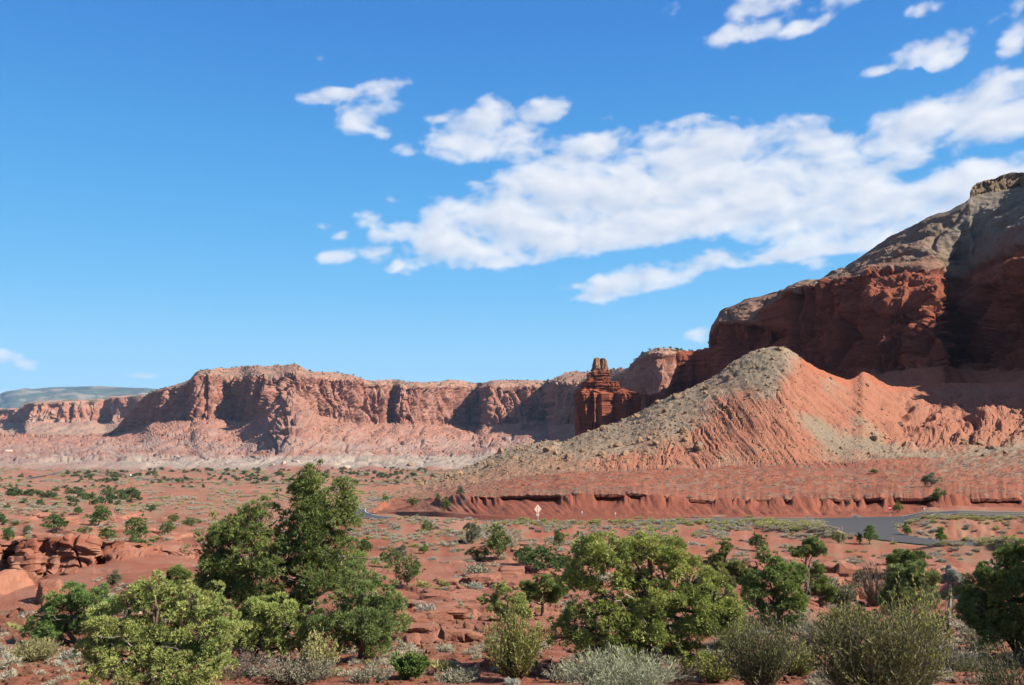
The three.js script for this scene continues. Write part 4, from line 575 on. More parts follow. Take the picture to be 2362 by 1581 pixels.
{
  const r = rng(901); let n = 0;
  // boulders strewn over the grey hill
  const { pos, meta, nor } = hillNet, cnt = pos.length / 3; let tries = 0;
  while (n < 300 && tries++ < 60000) {
    const v = Math.floor(r() * cnt), px = meta[v * 3], py = meta[v * 3 + 1], row = meta[v * 3 + 2];
    if (row < 2.02 || row > 5.6 || px > 2362 || px < 960) continue;
    const grey = px < 1850 ? (row < 4.4 ? 1 : 0.25) : (py > 960 && py < 1060 ? 0.5 : 0.07); if (px > 1620 && px < 1880 && py > 930) continue; if (r() > grey * (row < 2.3 ? 0.9 : 0.55)) continue;
    const big = r() < 0.14, s = (big ? 1.0 + r() * 1.0 : 0.35 + r() * 0.6), x = pos[v * 3], y = pos[v * 3 + 1], z = pos[v * 3 + 2];
    const zone = px < 1120 ? 'far left tip' : px < 1300 ? 'low left end' : row < 2.5 ? (px < 1480 ? 'skyline below the rock tower' : px < 1700 ? 'skyline left of the peak' : 'rounded peak') : px < 1460 ? (row < 3.5 ? 'slope under the rock tower' : 'foot under the rock tower') : px < 1620 ? (row < 3.5 ? 'middle of the left slope' : 'foot of the left slope') : px < 1880 ? 'pale face under the peak' : px < 2100 ? 'tongue right of the red rills' : 'lower right flank';
    rock('hill_boulder', boulderGeos[n % 6], [x, y + s * 0.2, z], s, [r() * 0.8, r() * 6.3, r() * 0.8], `${s > 1.4 ? 'big blocky' : big ? 'large' : s > 0.65 ? 'middling' : 'small'} tan hill boulder ${where(px, py)}`, 'boulder', 'boulders strewn over the grey hill'); n++;
  }
  // boulders named in the photo
  const at = (px, py, spx, geo, label, rot = [0.2, 1, 0.1], nm = 'sandstone_boulder') => { const p = hit(px, py), s = -p[2] / F * spx; p[1] += s * 0.35; return rock(nm, geo, p, s, rot, label, 'boulder'); };
  at(160, 1338, 27, redBoulders[0], 'dark faced red boulder below the pink outcrop', [0.1, 2.2, 0.1]);
  at(62, 1345, 22, redBoulders[1], 'pink boulder tucked under the left outcrop', [0, 0.7, 0]);
  at(70, 1376, 26, slabGeos[0], 'tilted pink slab above the dark hollow at left', [0.3, 0.4, 0.2]);
  at(8, 1378, 60, redBoulders[2], 'big smooth pink slab at the left frame edge', [0.5, 1.2, -0.3]);
  at(115, 1392, 44, redBoulders[3], 'rounded overhanging red rock beside the left hollow', [0, 2.6, 0.15]);
  const rub = [[28, 1428, 17], [50, 1415, 14], [10, 1440, 16], [66, 1432, 13], [36, 1448, 20], [82, 1440, 12], [4, 1458, 14]]; rub.forEach(([a, b, c], i) => { const m = at(a, b, c, redBoulders[i % 5], ['broken pink rock nearest the dark hollow in the left rubble', 'upright pink block at the top of the left rubble', 'pink rock at the frame edge in the left rubble', 'small pink block right of the left rubble heap', 'largest slab lowest in the left rubble heap', 'outermost small rock right of the left rubble', 'bottom corner rock of the left rubble heap'][i], [r(), r() * 6, r()], 'rubble_rock'); m.userData.group = 'rubble below the outcrop'; });
  const yl = hit(948, 1081), ys = -yl[2] / F * 13; rock('haystack_rock', boulderGeos[2], [yl[0], yl[1] + ys * 0.5, yl[2]], ys, [0, 1, 0], 'lone yellow haystack shaped rock on the far valley floor', 'rock');
  // slabs of the stepped ledges
  const zones = [[930, 1300, 1335, 1470, 34, 'on the bare ledges right of the big pine', 30, 62], [0, 420, 1222, 1248, 16, 'on top of the left outcrop', 24, 40], [0, 330, 1186, 1206, 14, 'on the terrace beyond the left outcrop', 22, 40], [1880, 2140, 1296, 1345, 20, 'on the shaded ledges below the side road', 22, 55], [2170, 2362, 1322, 1360, 14, 'on the dark ledge at the right edge', 24, 60], [1180, 1330, 1255, 1290, 10, 'on the small ledges behind the middle pinyons', 16, 34], [1080, 1330, 1315, 1345, 10, 'on the flat ledge behind the right juniper', 30, 60], [1560, 1860, 1285, 1310, 9, 'on the flat red ground behind the right juniper', 20, 40], [300, 470, 1262, 1292, 8, 'at the thin right end of the left outcrop', 22, 44]];
  let k = 0;
  for (const [x0, x1, y0, y1, cnt2, zone, a, b] of zones) for (let i = 0; i < cnt2; i++) { const qx = lerp(x0, x1, r()), qy = lerp(y0, y1, r()), p = hit(qx, qy), wide = lerp(a, b, r() * r()), s = -p[2] / F * wide; rock('flat_rock', slabGeos[k++ % 6], [p[0], p[1] + s * 0.04, p[2]], s, [(r() - 0.5) * 0.16 + 0.05, r() * 0.8 - 0.4 + (r() < 0.5 ? Math.PI : 0), (r() - 0.5) * 0.14], `${wide > lerp(a, b, 0.5) ? 'broad' : wide > lerp(a, b, 0.15) ? 'flat' : 'small flat'} red sandstone slab ${where(qx, qy)}`, 'rock', 'flat sandstone slabs of the ledges'); }
  // pale rim rock low on the mesa
  const onMesa = (px, py) => { let e = 9, best = null; const m = mesaNet.pos; for (let v = 0; v < m.length; v += 3) { const q = project(m[v], m[v + 1], m[v + 2]), d = Math.hypot(q[0] - px, q[1] - py); if (d < e) { e = d; best = [m[v], m[v + 1], m[v + 2]]; } } return best ?? P(px, py, 1850); };
  for (const [px, py, w, lab] of [[680, 1066, 15, 'white rim rock block above the valley brush, left of the pair'], [655, 1070, 10, 'small white rim rock beside the white block'], [768, 1076, 15, 'long white rim rock with a shaded side above the valley'], [800, 1079, 11, 'white rim rock at the right end of the valley ledge'], [140, 1058, 10, 'white rim rock on the far left badlands'], [405, 1053, 7, 'white rock on the middle badlands slope'], [20, 1042, 10, 'pale rim rock at the far left edge'], [630, 1073, 9, 'pale block left of the white rim rocks']]) { const q = onMesa(px, py), s = -q[2] / F * w, m = rock('rim_rock', slabGeos[k++ % 6], q, s, [0, r() * 3, 0], lab, 'rock', 'pale rim rocks of the far badlands'); m.scale.set(s, s * 1.6, s * 0.8); m.material = rimMat(); }
}
function rimMat() { return rimMat.m ??= matte({ color: new THREE.Color().setRGB(0.42, 0.31, 0.245), map: scaled(grain, 1 / 2) }); }
// ---------------------------------------------------------------- plants
const PINYON = [[0.148, 0.214, 0.057], [0.285, 0.327, 0.086]], JUNIPER = [[0.269, 0.344, 0.095], [0.483, 0.504, 0.159]], GREENJ = [[0.256, 0.326, 0.082], [0.484, 0.508, 0.133]], OLIVE = [[0.218, 0.246, 0.073], [0.389, 0.369, 0.109]], SAGE = [[0.42, 0.375, 0.27], [0.56, 0.49, 0.365]], YELLOW = [[0.36, 0.36, 0.13], [0.5, 0.45, 0.19]], SILVER = [[0.38, 0.385, 0.32], [0.54, 0.53, 0.44]], DRYTWIG = [[0.20, 0.15, 0.11], [0.30, 0.24, 0.185]], BARK = [[0.115, 0.078, 0.055], [0.22, 0.155, 0.11]], DEAD = [[0.30, 0.255, 0.21], [0.42, 0.36, 0.30]];
class Tri {                                       // collects triangles with colours
  constructor() { this.p = []; this.c = []; }
  tri(ax, ay, az, bx, by, bz, cx, cy, cz, c) { this.p.push(ax, ay, az, bx, by, bz, cx, cy, cz); this.c.push(...c, ...c, ...c); }
  // a flat blade from p along unit d, width w
  blade(p, d, L, w, c, r) {
    let ux = r() - 0.5, uy = r() - 0.5, uz = r() - 0.5, sx = d[1] * uz - d[2] * uy, sy = d[2] * ux - d[0] * uz, sz = d[0] * uy - d[1] * ux; const l = w / 2 / (Math.hypot(sx, sy, sz) || 1); sx *= l; sy *= l; sz *= l;
    const mx = p[0] + d[0] * L * 0.45, my = p[1] + d[1] * L * 0.45, mz = p[2] + d[2] * L * 0.45;
    this.tri(p[0], p[1], p[2], mx + sx, my + sy, mz + sz, mx - sx, my - sy, mz - sz, c); this.tri(mx - sx, my - sy, mz - sz, mx + sx, my + sy, mz + sz, p[0] + d[0] * L, p[1] + d[1] * L, p[2] + d[2] * L, c);
  }
  needle(p, d, L, w, c, r) { let ux = r() - 0.5, uy = r() - 0.5, uz = r() - 0.5, sx = d[1] * uz - d[2] * uy, sy = d[2] * ux - d[0] * uz, sz = d[0] * uy - d[1] * ux; const l = w / 2 / (Math.hypot(sx, sy, sz) || 1); this.tri(p[0] - sx * l, p[1] - sy * l, p[2] - sz * l, p[0] + sx * l, p[1] + sy * l, p[2] + sz * l, p[0] + d[0] * L, p[1] + d[1] * L, p[2] + d[2] * L, c); }
  // tapering limb through points [x,y,z,radius]
  limb(pts, c, sides = 6) {
    let prev = null;
    for (let i = 0; i < pts.length; i++) {
      const a = pts[Math.max(i - 1, 0)], b = pts[Math.min(i + 1, pts.length - 1)], d = new THREE.Vector3(b[0] - a[0], b[1] - a[1], b[2] - a[2]).normalize(), u = new THREE.Vector3(0.31, 0.2, 0.93).cross(d).normalize(), v = d.clone().cross(u), ring = [];
      for (let k = 0; k < sides; k++) { const t = k / sides * Math.PI * 2, rr = pts[i][3] * (1 + 0.18 * Math.sin(k * 2.4 + i * 1.3)); ring.push([pts[i][0] + (u.x * Math.cos(t) + v.x * Math.sin(t)) * rr, pts[i][1] + (u.y * Math.cos(t) + v.y * Math.sin(t)) * rr, pts[i][2] + (u.z * Math.cos(t) + v.z * Math.sin(t)) * rr]); }
      if (prev) for (let k = 0; k < sides; k++) { const a0 = prev[k], a1 = prev[(k + 1) % sides], b0 = ring[k], b1 = ring[(k + 1) % sides], cc = c(i, k); this.tri(...a0, ...a1, ...b0, cc); this.tri(...a1, ...b1, ...b0, cc); }
      prev = ring;
    }
  }
  geo() { const g = new THREE.BufferGeometry(); g.setAttribute('position', new THREE.Float32BufferAttribute(this.p, 3)); g.setAttribute('color', new THREE.Float32BufferAttribute(this.c, 3)); g.setAttribute('uv', new THREE.Float32BufferAttribute(new Float32Array(this.p.length / 3 * 2).map((_, i) => this.p[Math.floor(i / 2) * 3 + (i % 2)]), 2)); g.computeVertexNormals(); return g; }
}
const unit = (x, y, z) => { const l = Math.hypot(x, y, z) || 1; return [x / l, y / l, z / l]; };
const rdir = (r) => { const u = r() * 2 - 1, a = r() * Math.PI * 2, q = Math.sqrt(1 - u * u); return [q * Math.cos(a), u, q * Math.sin(a)]; };
const tint = (pal, r, k = 0.25) => { const c = mix3(pal[0], pal[1], r()), b = 1 + (r() - 0.5) * k; return [c[0] * b, c[1] * b, c[2] * b]; };
// foliage spread through lobes [x,y,z,rx,ry,rz]: clumps on each lobe, tufts on each clump
function crownGeo(lobes, o, r) {
  const T = new Tri(), clumps = []; let area = 0;
  for (const l of lobes) {
    const m = Math.round((o.clumps ?? 16) * (o.thick ?? 1)), R = Math.min(l[3], l[4]);
    for (let i = 0; i < m; i++) {
      const d = rdir(r); if (d[1] < -0.55) d[1] *= 0.4; const sprig = r() < 0.36, k = sprig ? 0.85 + 0.45 * r() : 0.2 + 0.7 * Math.sqrt(r()), cr = (o.cr ?? 0.36) * R * (sprig ? 0.3 + r() * 0.35 : 0.5 + r() * 0.7);
      const c = [l[0] + d[0] * l[3] * k, l[1] + d[1] * l[4] * k, l[2] + d[2] * l[5] * k, cr, d, tint(o.pal, r, 0.55)];
      if (o.gaps && noise(c[0] / R * 0.8 + o.gaps, c[1] / R * 0.9, c[2] / R * 0.8) < -0.33) continue;
      clumps.push(c); area += cr * cr;
      if (o.limbs) o.limbs.push([[l[0] + d[0] * l[3] * 0.1, l[1] + d[1] * l[4] * 0.1 - R * 0.15, l[2] + d[2] * l[5] * 0.1], [c[0], c[1], c[2]], R]);
    }
  }
  for (const c of clumps) {
    const n = Math.max(3, Math.round(o.n * c[3] * c[3] / area));
    for (let i = 0; i < n; i++) {
      const q = rdir(r), d = unit(q[0] + c[4][0] * 0.55, q[1] + c[4][1] * 0.55 + 0.35, q[2] + c[4][2] * 0.55), k = c[3] * (0.45 + 0.55 * Math.sqrt(r())), p = [c[0] + d[0] * k, c[1] + d[1] * k * 0.85, c[2] + d[2] * k];
      const own = r() < (o.brown ?? 0) ? [0.36, 0.24, 0.08] : mix3(c[5], tint(o.pal, r, 0.35), 0.35);
      for (let b = 0; b < o.blades; b++) { const e = rdir(r), s = o.spread ?? 0.8; T.needle(p, unit(d[0] + e[0] * s, d[1] + e[1] * s + (o.up ?? 0.2), d[2] + e[2] * s), o.L * (0.6 + r() * 0.7), o.w * (0.9 + r() * 0.8), own, r); }
    }
  }
  return T.geo();
}
function bend(a, b, r0, r1, n, wob, r) { const pts = []; for (let i = 0; i <= n; i++) { const t = i / n, k = Math.sin(t * Math.PI) * wob; pts.push([lerp(a[0], b[0], t) + (r() - 0.5) * k, lerp(a[1], b[1], t) + (r() - 0.5) * k * 0.6, lerp(a[2], b[2], t) + (r() - 0.5) * k, lerp(r0, r1, t ** 0.8)]); } return pts; }
function woodGeo(base, lobes, r0, r, pal = BARK, dead = 0, top = null) {
  const T = new Tri(), col = () => tint(pal, r, 0.3); const topP = top ?? [lobes.reduce((a, l) => a + l[0], 0) / lobes.length, Math.max(...lobes.map((l) => l[1])), 0];
  const trunk = bend([0, -0.25, 0], topP, r0, r0 * 0.22, 8, r0 * 2.4, r); T.limb(trunk, col, 8);
  for (const l of lobes) { const i = Math.min(7, 1 + Math.floor(r() * 3 + clamp(l[1] / topP[1]) * 3)), s = trunk[i]; T.limb(bend(s, [l[0], l[1], l[2]], s[3] * 0.7, r0 * 0.08, 5, r0 * 2.2, r), col, 5); for (let k = 0; k < 4; k++) { const d = rdir(r); T.limb(bend([l[0] * 0.8 + s[0] * 0.2, l[1] * 0.85 + s[1] * 0.15, l[2]], [l[0] + d[0] * l[3] * 0.9, l[1] + d[1] * l[4] * 0.8, l[2] + d[2] * l[5] * 0.9], r0 * 0.14, r0 * 0.03, 3, r0, r), col, 4); } }
  for (let k = 0; k < dead; k++) { const s = trunk[1 + Math.floor(r() * 5)], d = rdir(r), L = r0 * (5 + r() * 9); T.limb(bend(s, [s[0] + d[0] * L, s[1] + (d[1] * 0.4 + 0.1) * L, s[2] + Math.abs(d[2]) * L], r0 * 0.13, r0 * 0.02, 5, r0 * 1.6, r), () => tint(DEAD, r, 0.3), 4); }
  return T.geo();
}
// a tree drawn from its outline in the photograph: base pixel, lobes [px, py, rx, ry]
function tree(name, label, bx, by, lob, o) {
  const p = o.at ?? hit(bx, by), s = -p[2] / F, r = rng(o.seed), t = put(thing(name, label, o.category ?? 'tree', o.group), p);
  const lobes = lob.map(([px, py, rx, ry], i) => [(px - bx) * s, (by - py) * s, (r() - 0.5) * rx * s * 1.1, rx * s, ry * s, (rx * 0.6 + ry * 0.4) * s]);
  const limbs = [];
  part('trunk', woodGeo([0, 0, 0], lobes, (o.trunk ?? 9) * s, r, o.bark ?? BARK, Math.round((o.dead ?? 0) * 0.6), o.top ? [(o.top[0] - bx) * s, (by - o.top[1]) * s, 0] : null), woodMat, t);
  part('crown', crownGeo(lobes, { limbs, gaps: o.full ? 0 : o.seed, n: o.n * 3.0, thick: 1.9, blades: o.blades ?? 6, L: (o.L ?? 9) * s * 0.94, w: (o.w ?? 2) * s * 0.76, pal: o.pal, clumps: o.clumps, cr: (o.cr ?? 0.36) * 1.15, up: o.up, spread: o.spread, brown: o.brown }, r), leafMat, t);
  { const T = new Tri(), w = (o.trunk ?? 9) * s; for (const [a, b, R] of limbs) T.limb(bend(a, b, w * 0.11, w * 0.035, 3, R * 0.16, r), () => tint(r() < 0.4 ? DEAD : BARK, r, 0.3), 3); part('branches', T.geo(), woodMat, t); }
  return t;
}
// --- the trees of the foreground, one by one
tree('pinyon_pine', 'tall dense pinyon pine with pointed top, largest tree left of centre', 705, 1508, [[545, 1238, 62, 52], [505, 1292, 52, 56], [560, 1318, 70, 62], [520, 1372, 58, 56], [600, 1225, 48, 56], [712, 1128, 36, 40], [690, 1168, 48, 48], [740, 1190, 60, 55], [785, 1150, 30, 42], [790, 1205, 38, 42], [700, 1250, 82, 62], [650, 1300, 70, 60], [770, 1290, 62, 55], [730, 1340, 80, 52], [610, 1380, 60, 52], [800, 1360, 55, 46], [660, 1400, 55, 40], [470, 1345, 26, 40]], { seed: 11, full: true, n: 6600, blades: 7, L: 9.5, w: 1.7, pal: PINYON, trunk: 16, dead: 34, top: [715, 1130], brown: 0.006, clumps: 17 });
tree('pinyon_pine', 'low dense pinyon at the right foot of the tall pine', 835, 1528, [[830, 1350, 50, 44], [865, 1395, 52, 48], [885, 1440, 44, 46], [835, 1430, 60, 52], [800, 1480, 60, 42], [862, 1490, 46, 36], [770, 1430, 46, 50]], { seed: 12, n: 3000, blades: 6, L: 8.5, w: 1.7, pal: [[0.148, 0.220, 0.066], [0.288, 0.347, 0.107]], trunk: 9, dead: 10, clumps: 15 });
tree('utah_juniper', 'pale yellow-green juniper at the bottom left with bare grey twigs', 385, 1640, [[250, 1452, 62, 46], [225, 1515, 46, 46], [300, 1405, 46, 40], [345, 1380, 34, 34], [330, 1470, 62, 52], [420, 1425, 66, 52], [470, 1470, 58, 58], [400, 1510, 74, 56], [290, 1545, 66, 46], [455, 1560, 68, 52], [350, 1590, 78, 46], [495, 1520, 36, 46]], { seed: 13, full: true, n: 6000, blades: 6, L: 8, w: 2.3, pal: JUNIPER, trunk: 15, dead: 30, top: [345, 1390], brown: 0.015, clumps: 20, cr: 0.33 });
tree('utah_juniper', 'pale juniper on a leaning trunk in front of the tall pine', 575, 1530, [[570, 1440, 50, 40], [620, 1420, 54, 36], [665, 1440, 52, 40], [600, 1470, 56, 36], [690, 1475, 48, 34], [545, 1480, 34, 32], [650, 1490, 44, 28]], { seed: 14, n: 2800, blades: 6, L: 8, w: 2.3, pal: JUNIPER, trunk: 9, dead: 8, clumps: 16, cr: 0.36 });
tree('pinyon_pine', 'dark bushy pinyon behind the pale juniper at far left', 170, 1490, [[100, 1445, 40, 30], [145, 1400, 48, 36], [190, 1385, 40, 30], [200, 1430, 48, 38], [140, 1455, 52, 30], [250, 1400, 36, 36], [90, 1468, 28, 20]], { seed: 15, n: 2600, blades: 6, L: 7, w: 1.8, pal: [[0.143, 0.242, 0.066], [0.251, 0.347, 0.099]], trunk: 8, dead: 16, clumps: 15 });
tree('pinyon_pine', 'small dark pinyon crown between the tall pine and the pale juniper', 410, 1450, [[405, 1345, 34, 28], [430, 1370, 32, 30], [385, 1372, 26, 28], [420, 1400, 32, 26]], { seed: 16, n: 1200, blades: 6, L: 7, w: 1.8, pal: PINYON, trunk: 7, dead: 4, clumps: 13 });
tree('utah_juniper', 'large bright green juniper right of centre in the foreground', 1515, 1562, [[1400, 1300, 66, 50], [1345, 1350, 48, 46], [1480, 1285, 60, 42], [1540, 1300, 56, 46], [1470, 1350, 78, 52], [1390, 1400, 56, 36], [1590, 1360, 60, 52], [1640, 1395, 50, 46], [1340, 1470, 52, 46], [1400, 1500, 68, 46], [1480, 1450, 60, 46], [1600, 1440, 70, 54], [1560, 1510, 62, 40], [1660, 1450, 54, 50], [1430, 1545, 60, 30], [1690, 1420, 30, 36], [1610, 1530, 46, 34], [1325, 1420, 20, 24], [1430, 1440, 62, 44], [1520, 1400, 62, 46], [1450, 1500, 56, 40], [1520, 1470, 50, 40]], { seed: 17, full: true, n: 9000, blades: 6, L: 8, w: 2.2, pal: GREENJ, trunk: 18, dead: 22, top: [1500, 1290], brown: 0.01, clumps: 19, cr: 0.34 });
tree('pinyon_pine', 'rounded small pinyon left of the large green juniper', 1250, 1432, [[1225, 1365, 28, 22], [1260, 1352, 34, 20], [1290, 1365, 24, 22], [1250, 1382, 36, 20], [1215, 1385, 20, 16]], { seed: 18, n: 1500, blades: 5, L: 6, w: 1.7, pal: PINYON, trunk: 5, dead: 8, clumps: 13 });
tree('utah_juniper', 'thin yellow-green juniper beside the rounded pinyon', 1180, 1460, [[1130, 1390, 20, 16], [1160, 1370, 16, 20], [1150, 1410, 24, 20], [1190, 1385, 22, 18], [1205, 1405, 16, 26], [1170, 1430, 26, 18]], { seed: 19, n: 1000, blades: 5, L: 6, w: 1.9, pal: JUNIPER, trunk: 4, dead: 10, clumps: 9 });
tree('utah_juniper', 'upright juniper left of the bare leaning snag', 1800, 1452, [[1785, 1320, 24, 34], [1760, 1360, 34, 34], [1810, 1345, 34, 34], [1780, 1400, 40, 34], [1825, 1390, 30, 40], [1795, 1435, 36, 22], [1765, 1290, 12, 24], [1838, 1330, 20, 22]], { seed: 20, n: 2400, blades: 6, L: 7, w: 2, pal: [[0.179, 0.262, 0.070], [0.321, 0.389, 0.107]], trunk: 7, dead: 12, clumps: 14 });
tree('utah_juniper', 'juniper with a round tuft on a tall leaning bare trunk', 1848, 1425, [[1868, 1275, 32, 22], [1880, 1262, 18, 14], [1850, 1285, 18, 14]], { seed: 21, n: 900, blades: 6, L: 6, w: 1.8, pal: [[0.204, 0.262, 0.083], [0.334, 0.367, 0.112]], trunk: 6.5, dead: 22, bark: DRYTWIG, top: [1868, 1278], clumps: 12 });
tree('pinyon_pine', 'conical dark pinyon behind the leaning bare trunk', 1895, 1402, [[1885, 1320, 16, 20], [1890, 1350, 24, 22], [1898, 1375, 28, 20], [1915, 1365, 18, 20]], { seed: 22, n: 1100, blades: 6, L: 6, w: 1.7, pal: PINYON, trunk: 5, clumps: 12 });
tree('utah_juniper', 'shaggy olive juniper behind the large green juniper', 1680, 1375, [[1660, 1290, 22, 24], [1690, 1310, 30, 28], [1650, 1330, 28, 26], [1710, 1335, 28, 24], [1672, 1350, 34, 20], [1680, 1268, 12, 16]], { seed: 23, n: 1800, blades: 6, L: 6.5, w: 1.9, pal: [[0.179, 0.220, 0.070], [0.347, 0.347, 0.112]], trunk: 6, dead: 8, clumps: 13 });
tree('pinyon_pine', 'small round dark pinyon crown above the right-hand ledges', 2095, 1330, [[2085, 1290, 26, 18], [2110, 1292, 24, 18], [2068, 1302, 18, 14], [2100, 1308, 30, 14]], { seed: 24, n: 1200, blades: 5, L: 6, w: 1.7, pal: PINYON, trunk: 5, clumps: 13 });
tree('utah_juniper', 'broad green juniper in front of the right-hand ledges', 2098, 1425, [[2075, 1330, 28, 24], [2110, 1320, 30, 24], [2135, 1345, 26, 28], [2085, 1360, 38, 28], [2125, 1380, 34, 30], [2065, 1390, 28, 26]], { seed: 25, n: 2200, blades: 6, L: 6.5, w: 1.9, pal: [[0.179, 0.242, 0.078], [0.321, 0.358, 0.120]], trunk: 7, dead: 8, clumps: 14 });
tree('pinyon_pine', 'big dark pinyon filling the right edge of the frame', 2350, 1530, [[2345, 1300, 30, 34], [2330, 1350, 62, 48], [2390, 1340, 70, 60], [2290, 1385, 52, 40], [2350, 1420, 80, 52], [2270, 1430, 44, 36], [2310, 1460, 60, 40], [2400, 1460, 80, 50], [2440, 1400, 70, 60], [2240, 1420, 20, 22]], { seed: 26, n: 6400, blades: 7, L: 8, w: 2, pal: PINYON, full: true, trunk: 14, clumps: 17 });
tree('pinyon_pine', 'unseen pinyon added past the right edge to shade the big dark one', 2575, 1545, [[2560, 1200, 60, 60], [2620, 1260, 80, 70], [2530, 1290, 70, 60], [2600, 1350, 100, 70], [2520, 1390, 70, 60], [2640, 1430, 90, 70], [2560, 1460, 90, 60]], { seed: 47, n: 5200, blades: 6, L: 9, w: 2.2, pal: PINYON, full: true, trunk: 16, clumps: 15 });  // extra tree out of view, added to cast shade on the big dark pinyon
// dead snag with a silver clump, and bare twiggy trees
{
  const t = tree('dead_snag', 'dead grey snag with a silver bushy clump, left of the dark pinyon', 2192, 1482, [[2208, 1338, 22, 18]], { seed: 27, n: 700, blades: 6, L: 6, w: 1.2, pal: SILVER, trunk: 9, dead: 60, bark: [[0.09, 0.065, 0.05], [0.2, 0.15, 0.115]], top: [2196, 1350], clumps: 12, category: 'dead tree' });
  const s = -t.position.z / F, T = new Tri(), r = rng(271); T.limb(bend([-4 * s, 40 * s, 0.1], [3 * s, 128 * s, 0.12], 5 * s, 3 * s, 6, 3 * s, r), () => tint([[0.5, 0.4, 0.3], [0.6, 0.5, 0.4]], r), 6); part('bare_stem', T.geo(), woodMat, t);
}
function twigTree(name, label, bx, by, h, w, n, seed, pal, leaf, o = {}) {   // stems fanning from the base, with or without small leaves
  const p = hit(bx, by), s = -p[2] / F, r = rng(seed), t = put(thing(name, label, o.category ?? 'shrub', o.group), p), T = new Tri(), Lf = new Tri();
  for (let i = 0; i < n; i++) {
    const a = r() * 6.283, k = Math.sqrt(r()), hh = h * s * (0.55 + 0.5 * r()) * (1 - 0.35 * k * k), ex = Math.cos(a) * k * w * s, ez = Math.sin(a) * k * w * s * 0.8, pts = [], m = 6, r0 = (o.stem ?? 1.1) * s * (0.6 + 0.7 * r());
    for (let q = 0; q <= m; q++) { const u = q / m; pts.push([ex * u ** 0.8 + (r() - 0.5) * w * s * 0.10 * u, hh * u ** 1.15 - 0.06, ez * u ** 0.8 + (r() - 0.5) * w * s * 0.10 * u, r0 * (1 - u * 0.85)]); }
    const c = tint(pal, r, 0.4); T.limb(pts, () => c, 3);
    for (let q = 2; q <= m; q++) for (let b = 0; b < (o.twigs ?? 2); b++) { const d = unit(ex * 0.4 + (r() - 0.5) * w * s, hh * (0.35 + r() * 0.4), ez * 0.4 + (r() - 0.5) * w * s), L = h * s * (0.10 + 0.12 * r()); T.needle(pts[q], d, L, r0 * 0.9, c, r); if (leaf) for (let e = 0; e < (o.leaves ?? 3) * 2; e++) { const u = r(), g = rdir(r); Lf.blade([pts[q][0] + d[0] * L * u, pts[q][1] + d[1] * L * u, pts[q][2] + d[2] * L * u], unit(d[0] + g[0] * 0.7, d[1] + g[1] * 0.7 + 0.3, d[2] + g[2] * 0.7), (o.L ?? 4.5) * 1.15 * s * (0.6 + r() * 0.8), (o.lw ?? 1.6) * 1.5 * s, tint(leaf, r, 0.3), r); } }
  }
  part('stems', T.geo(), woodMat, t); if (leaf) part('foliage', Lf.geo(), leafMat, t);
  return t;
}
twigTree('cliffrose_shrub', 'upright olive shrub with fine twigs, in front of the rounded pinyon', 1190, 1572, 150, 68, 130, 31, [[0.17, 0.13, 0.08], [0.27, 0.2, 0.12]], OLIVE, { L: 6, lw: 1.6, leaves: 3 });
twigTree('cliffrose_shrub', 'wide olive shrub with pale twigs at the bottom right', 2030, 1640, 225, 150, 190, 32, [[0.22, 0.19, 0.15], [0.36, 0.31, 0.25]], [[0.105, 0.115, 0.04], [0.21, 0.19, 0.06]], { L: 7, lw: 2, leaves: 4, twigs: 3, stem: 1.4 });
twigTree('cliffrose_shrub', 'grey-green shrub with curved dark stems right of the green juniper', 1752, 1592, 165, 95, 150, 33, [[0.15, 0.125, 0.09], [0.26, 0.21, 0.15]], [[0.115, 0.13, 0.055], [0.20, 0.20, 0.085]], { L: 6, lw: 1.5, leaves: 3 });
twigTree('cliffrose_shrub', 'tall thin olive shrub in front of the broad green juniper', 2120, 1600, 240, 75, 90, 34, [[0.22, 0.19, 0.15], [0.34, 0.3, 0.24]], OLIVE, { L: 7, lw: 2, leaves: 3, stem: 1.4 });
twigTree('cliffrose_shrub', 'sparse dark twiggy shrub in the bottom right corner', 2320, 1620, 130, 80, 60, 35, [[0.13, 0.105, 0.08], [0.24, 0.2, 0.16]], [[0.08, 0.10, 0.04], [0.14, 0.15, 0.055]], { L: 6, lw: 1.8, leaves: 2, stem: 1.3 });
twigTree('bare_shrub', 'bare grey twiggy bush between the right-hand junipers', 2020, 1398, 90, 48, 90, 36, DRYTWIG, null, { twigs: 4 });
twigTree('bare_shrub', 'bare pale twiggy bush left of the grey twiggy tree', 1945, 1402, 55, 36, 70, 37, DEAD, [[0.16, 0.17, 0.09], [0.22, 0.22, 0.12]], { twigs: 3, leaves: 1 });
twigTree('bare_shrub', 'dry brown brush under the tall pine at its foot', 560, 1560, 60, 95, 120, 38, DRYTWIG, null, { twigs: 3 });
twigTree('bare_shrub', 'grey dry brush below the pale leaning juniper', 690, 1572, 60, 90, 130, 39, [[0.26, 0.22, 0.18], [0.38, 0.33, 0.27]], [[0.22, 0.21, 0.14], [0.32, 0.29, 0.19]], { twigs: 3, leaves: 1 });
twigTree('rabbitbrush', 'yellow-green leafy brush at the foot of the tall pine', 735, 1560, 95, 42, 60, 40, [[0.24, 0.24, 0.09], [0.32, 0.3, 0.12]], YELLOW, { leaves: 2, L: 6 });
twigTree('rabbitbrush', 'round bright green shrub on bare soil left of centre', 945, 1566, 58, 42, 80, 41, [[0.12, 0.16, 0.05], [0.2, 0.22, 0.07]], [[0.11, 0.19, 0.04], [0.21, 0.29, 0.075]], { leaves: 5, L: 6, lw: 2 });
twigTree('rabbitbrush', 'pale grey-green rabbitbrush clump along the bottom, below the green juniper', 1430, 1608, 100, 130, 330, 42, [[0.30, 0.31, 0.20], [0.44, 0.43, 0.30]], [[0.30, 0.32, 0.20], [0.42, 0.43, 0.28]], { twigs: 3, leaves: 1, L: 9, lw: 1.2, stem: 0.7 });
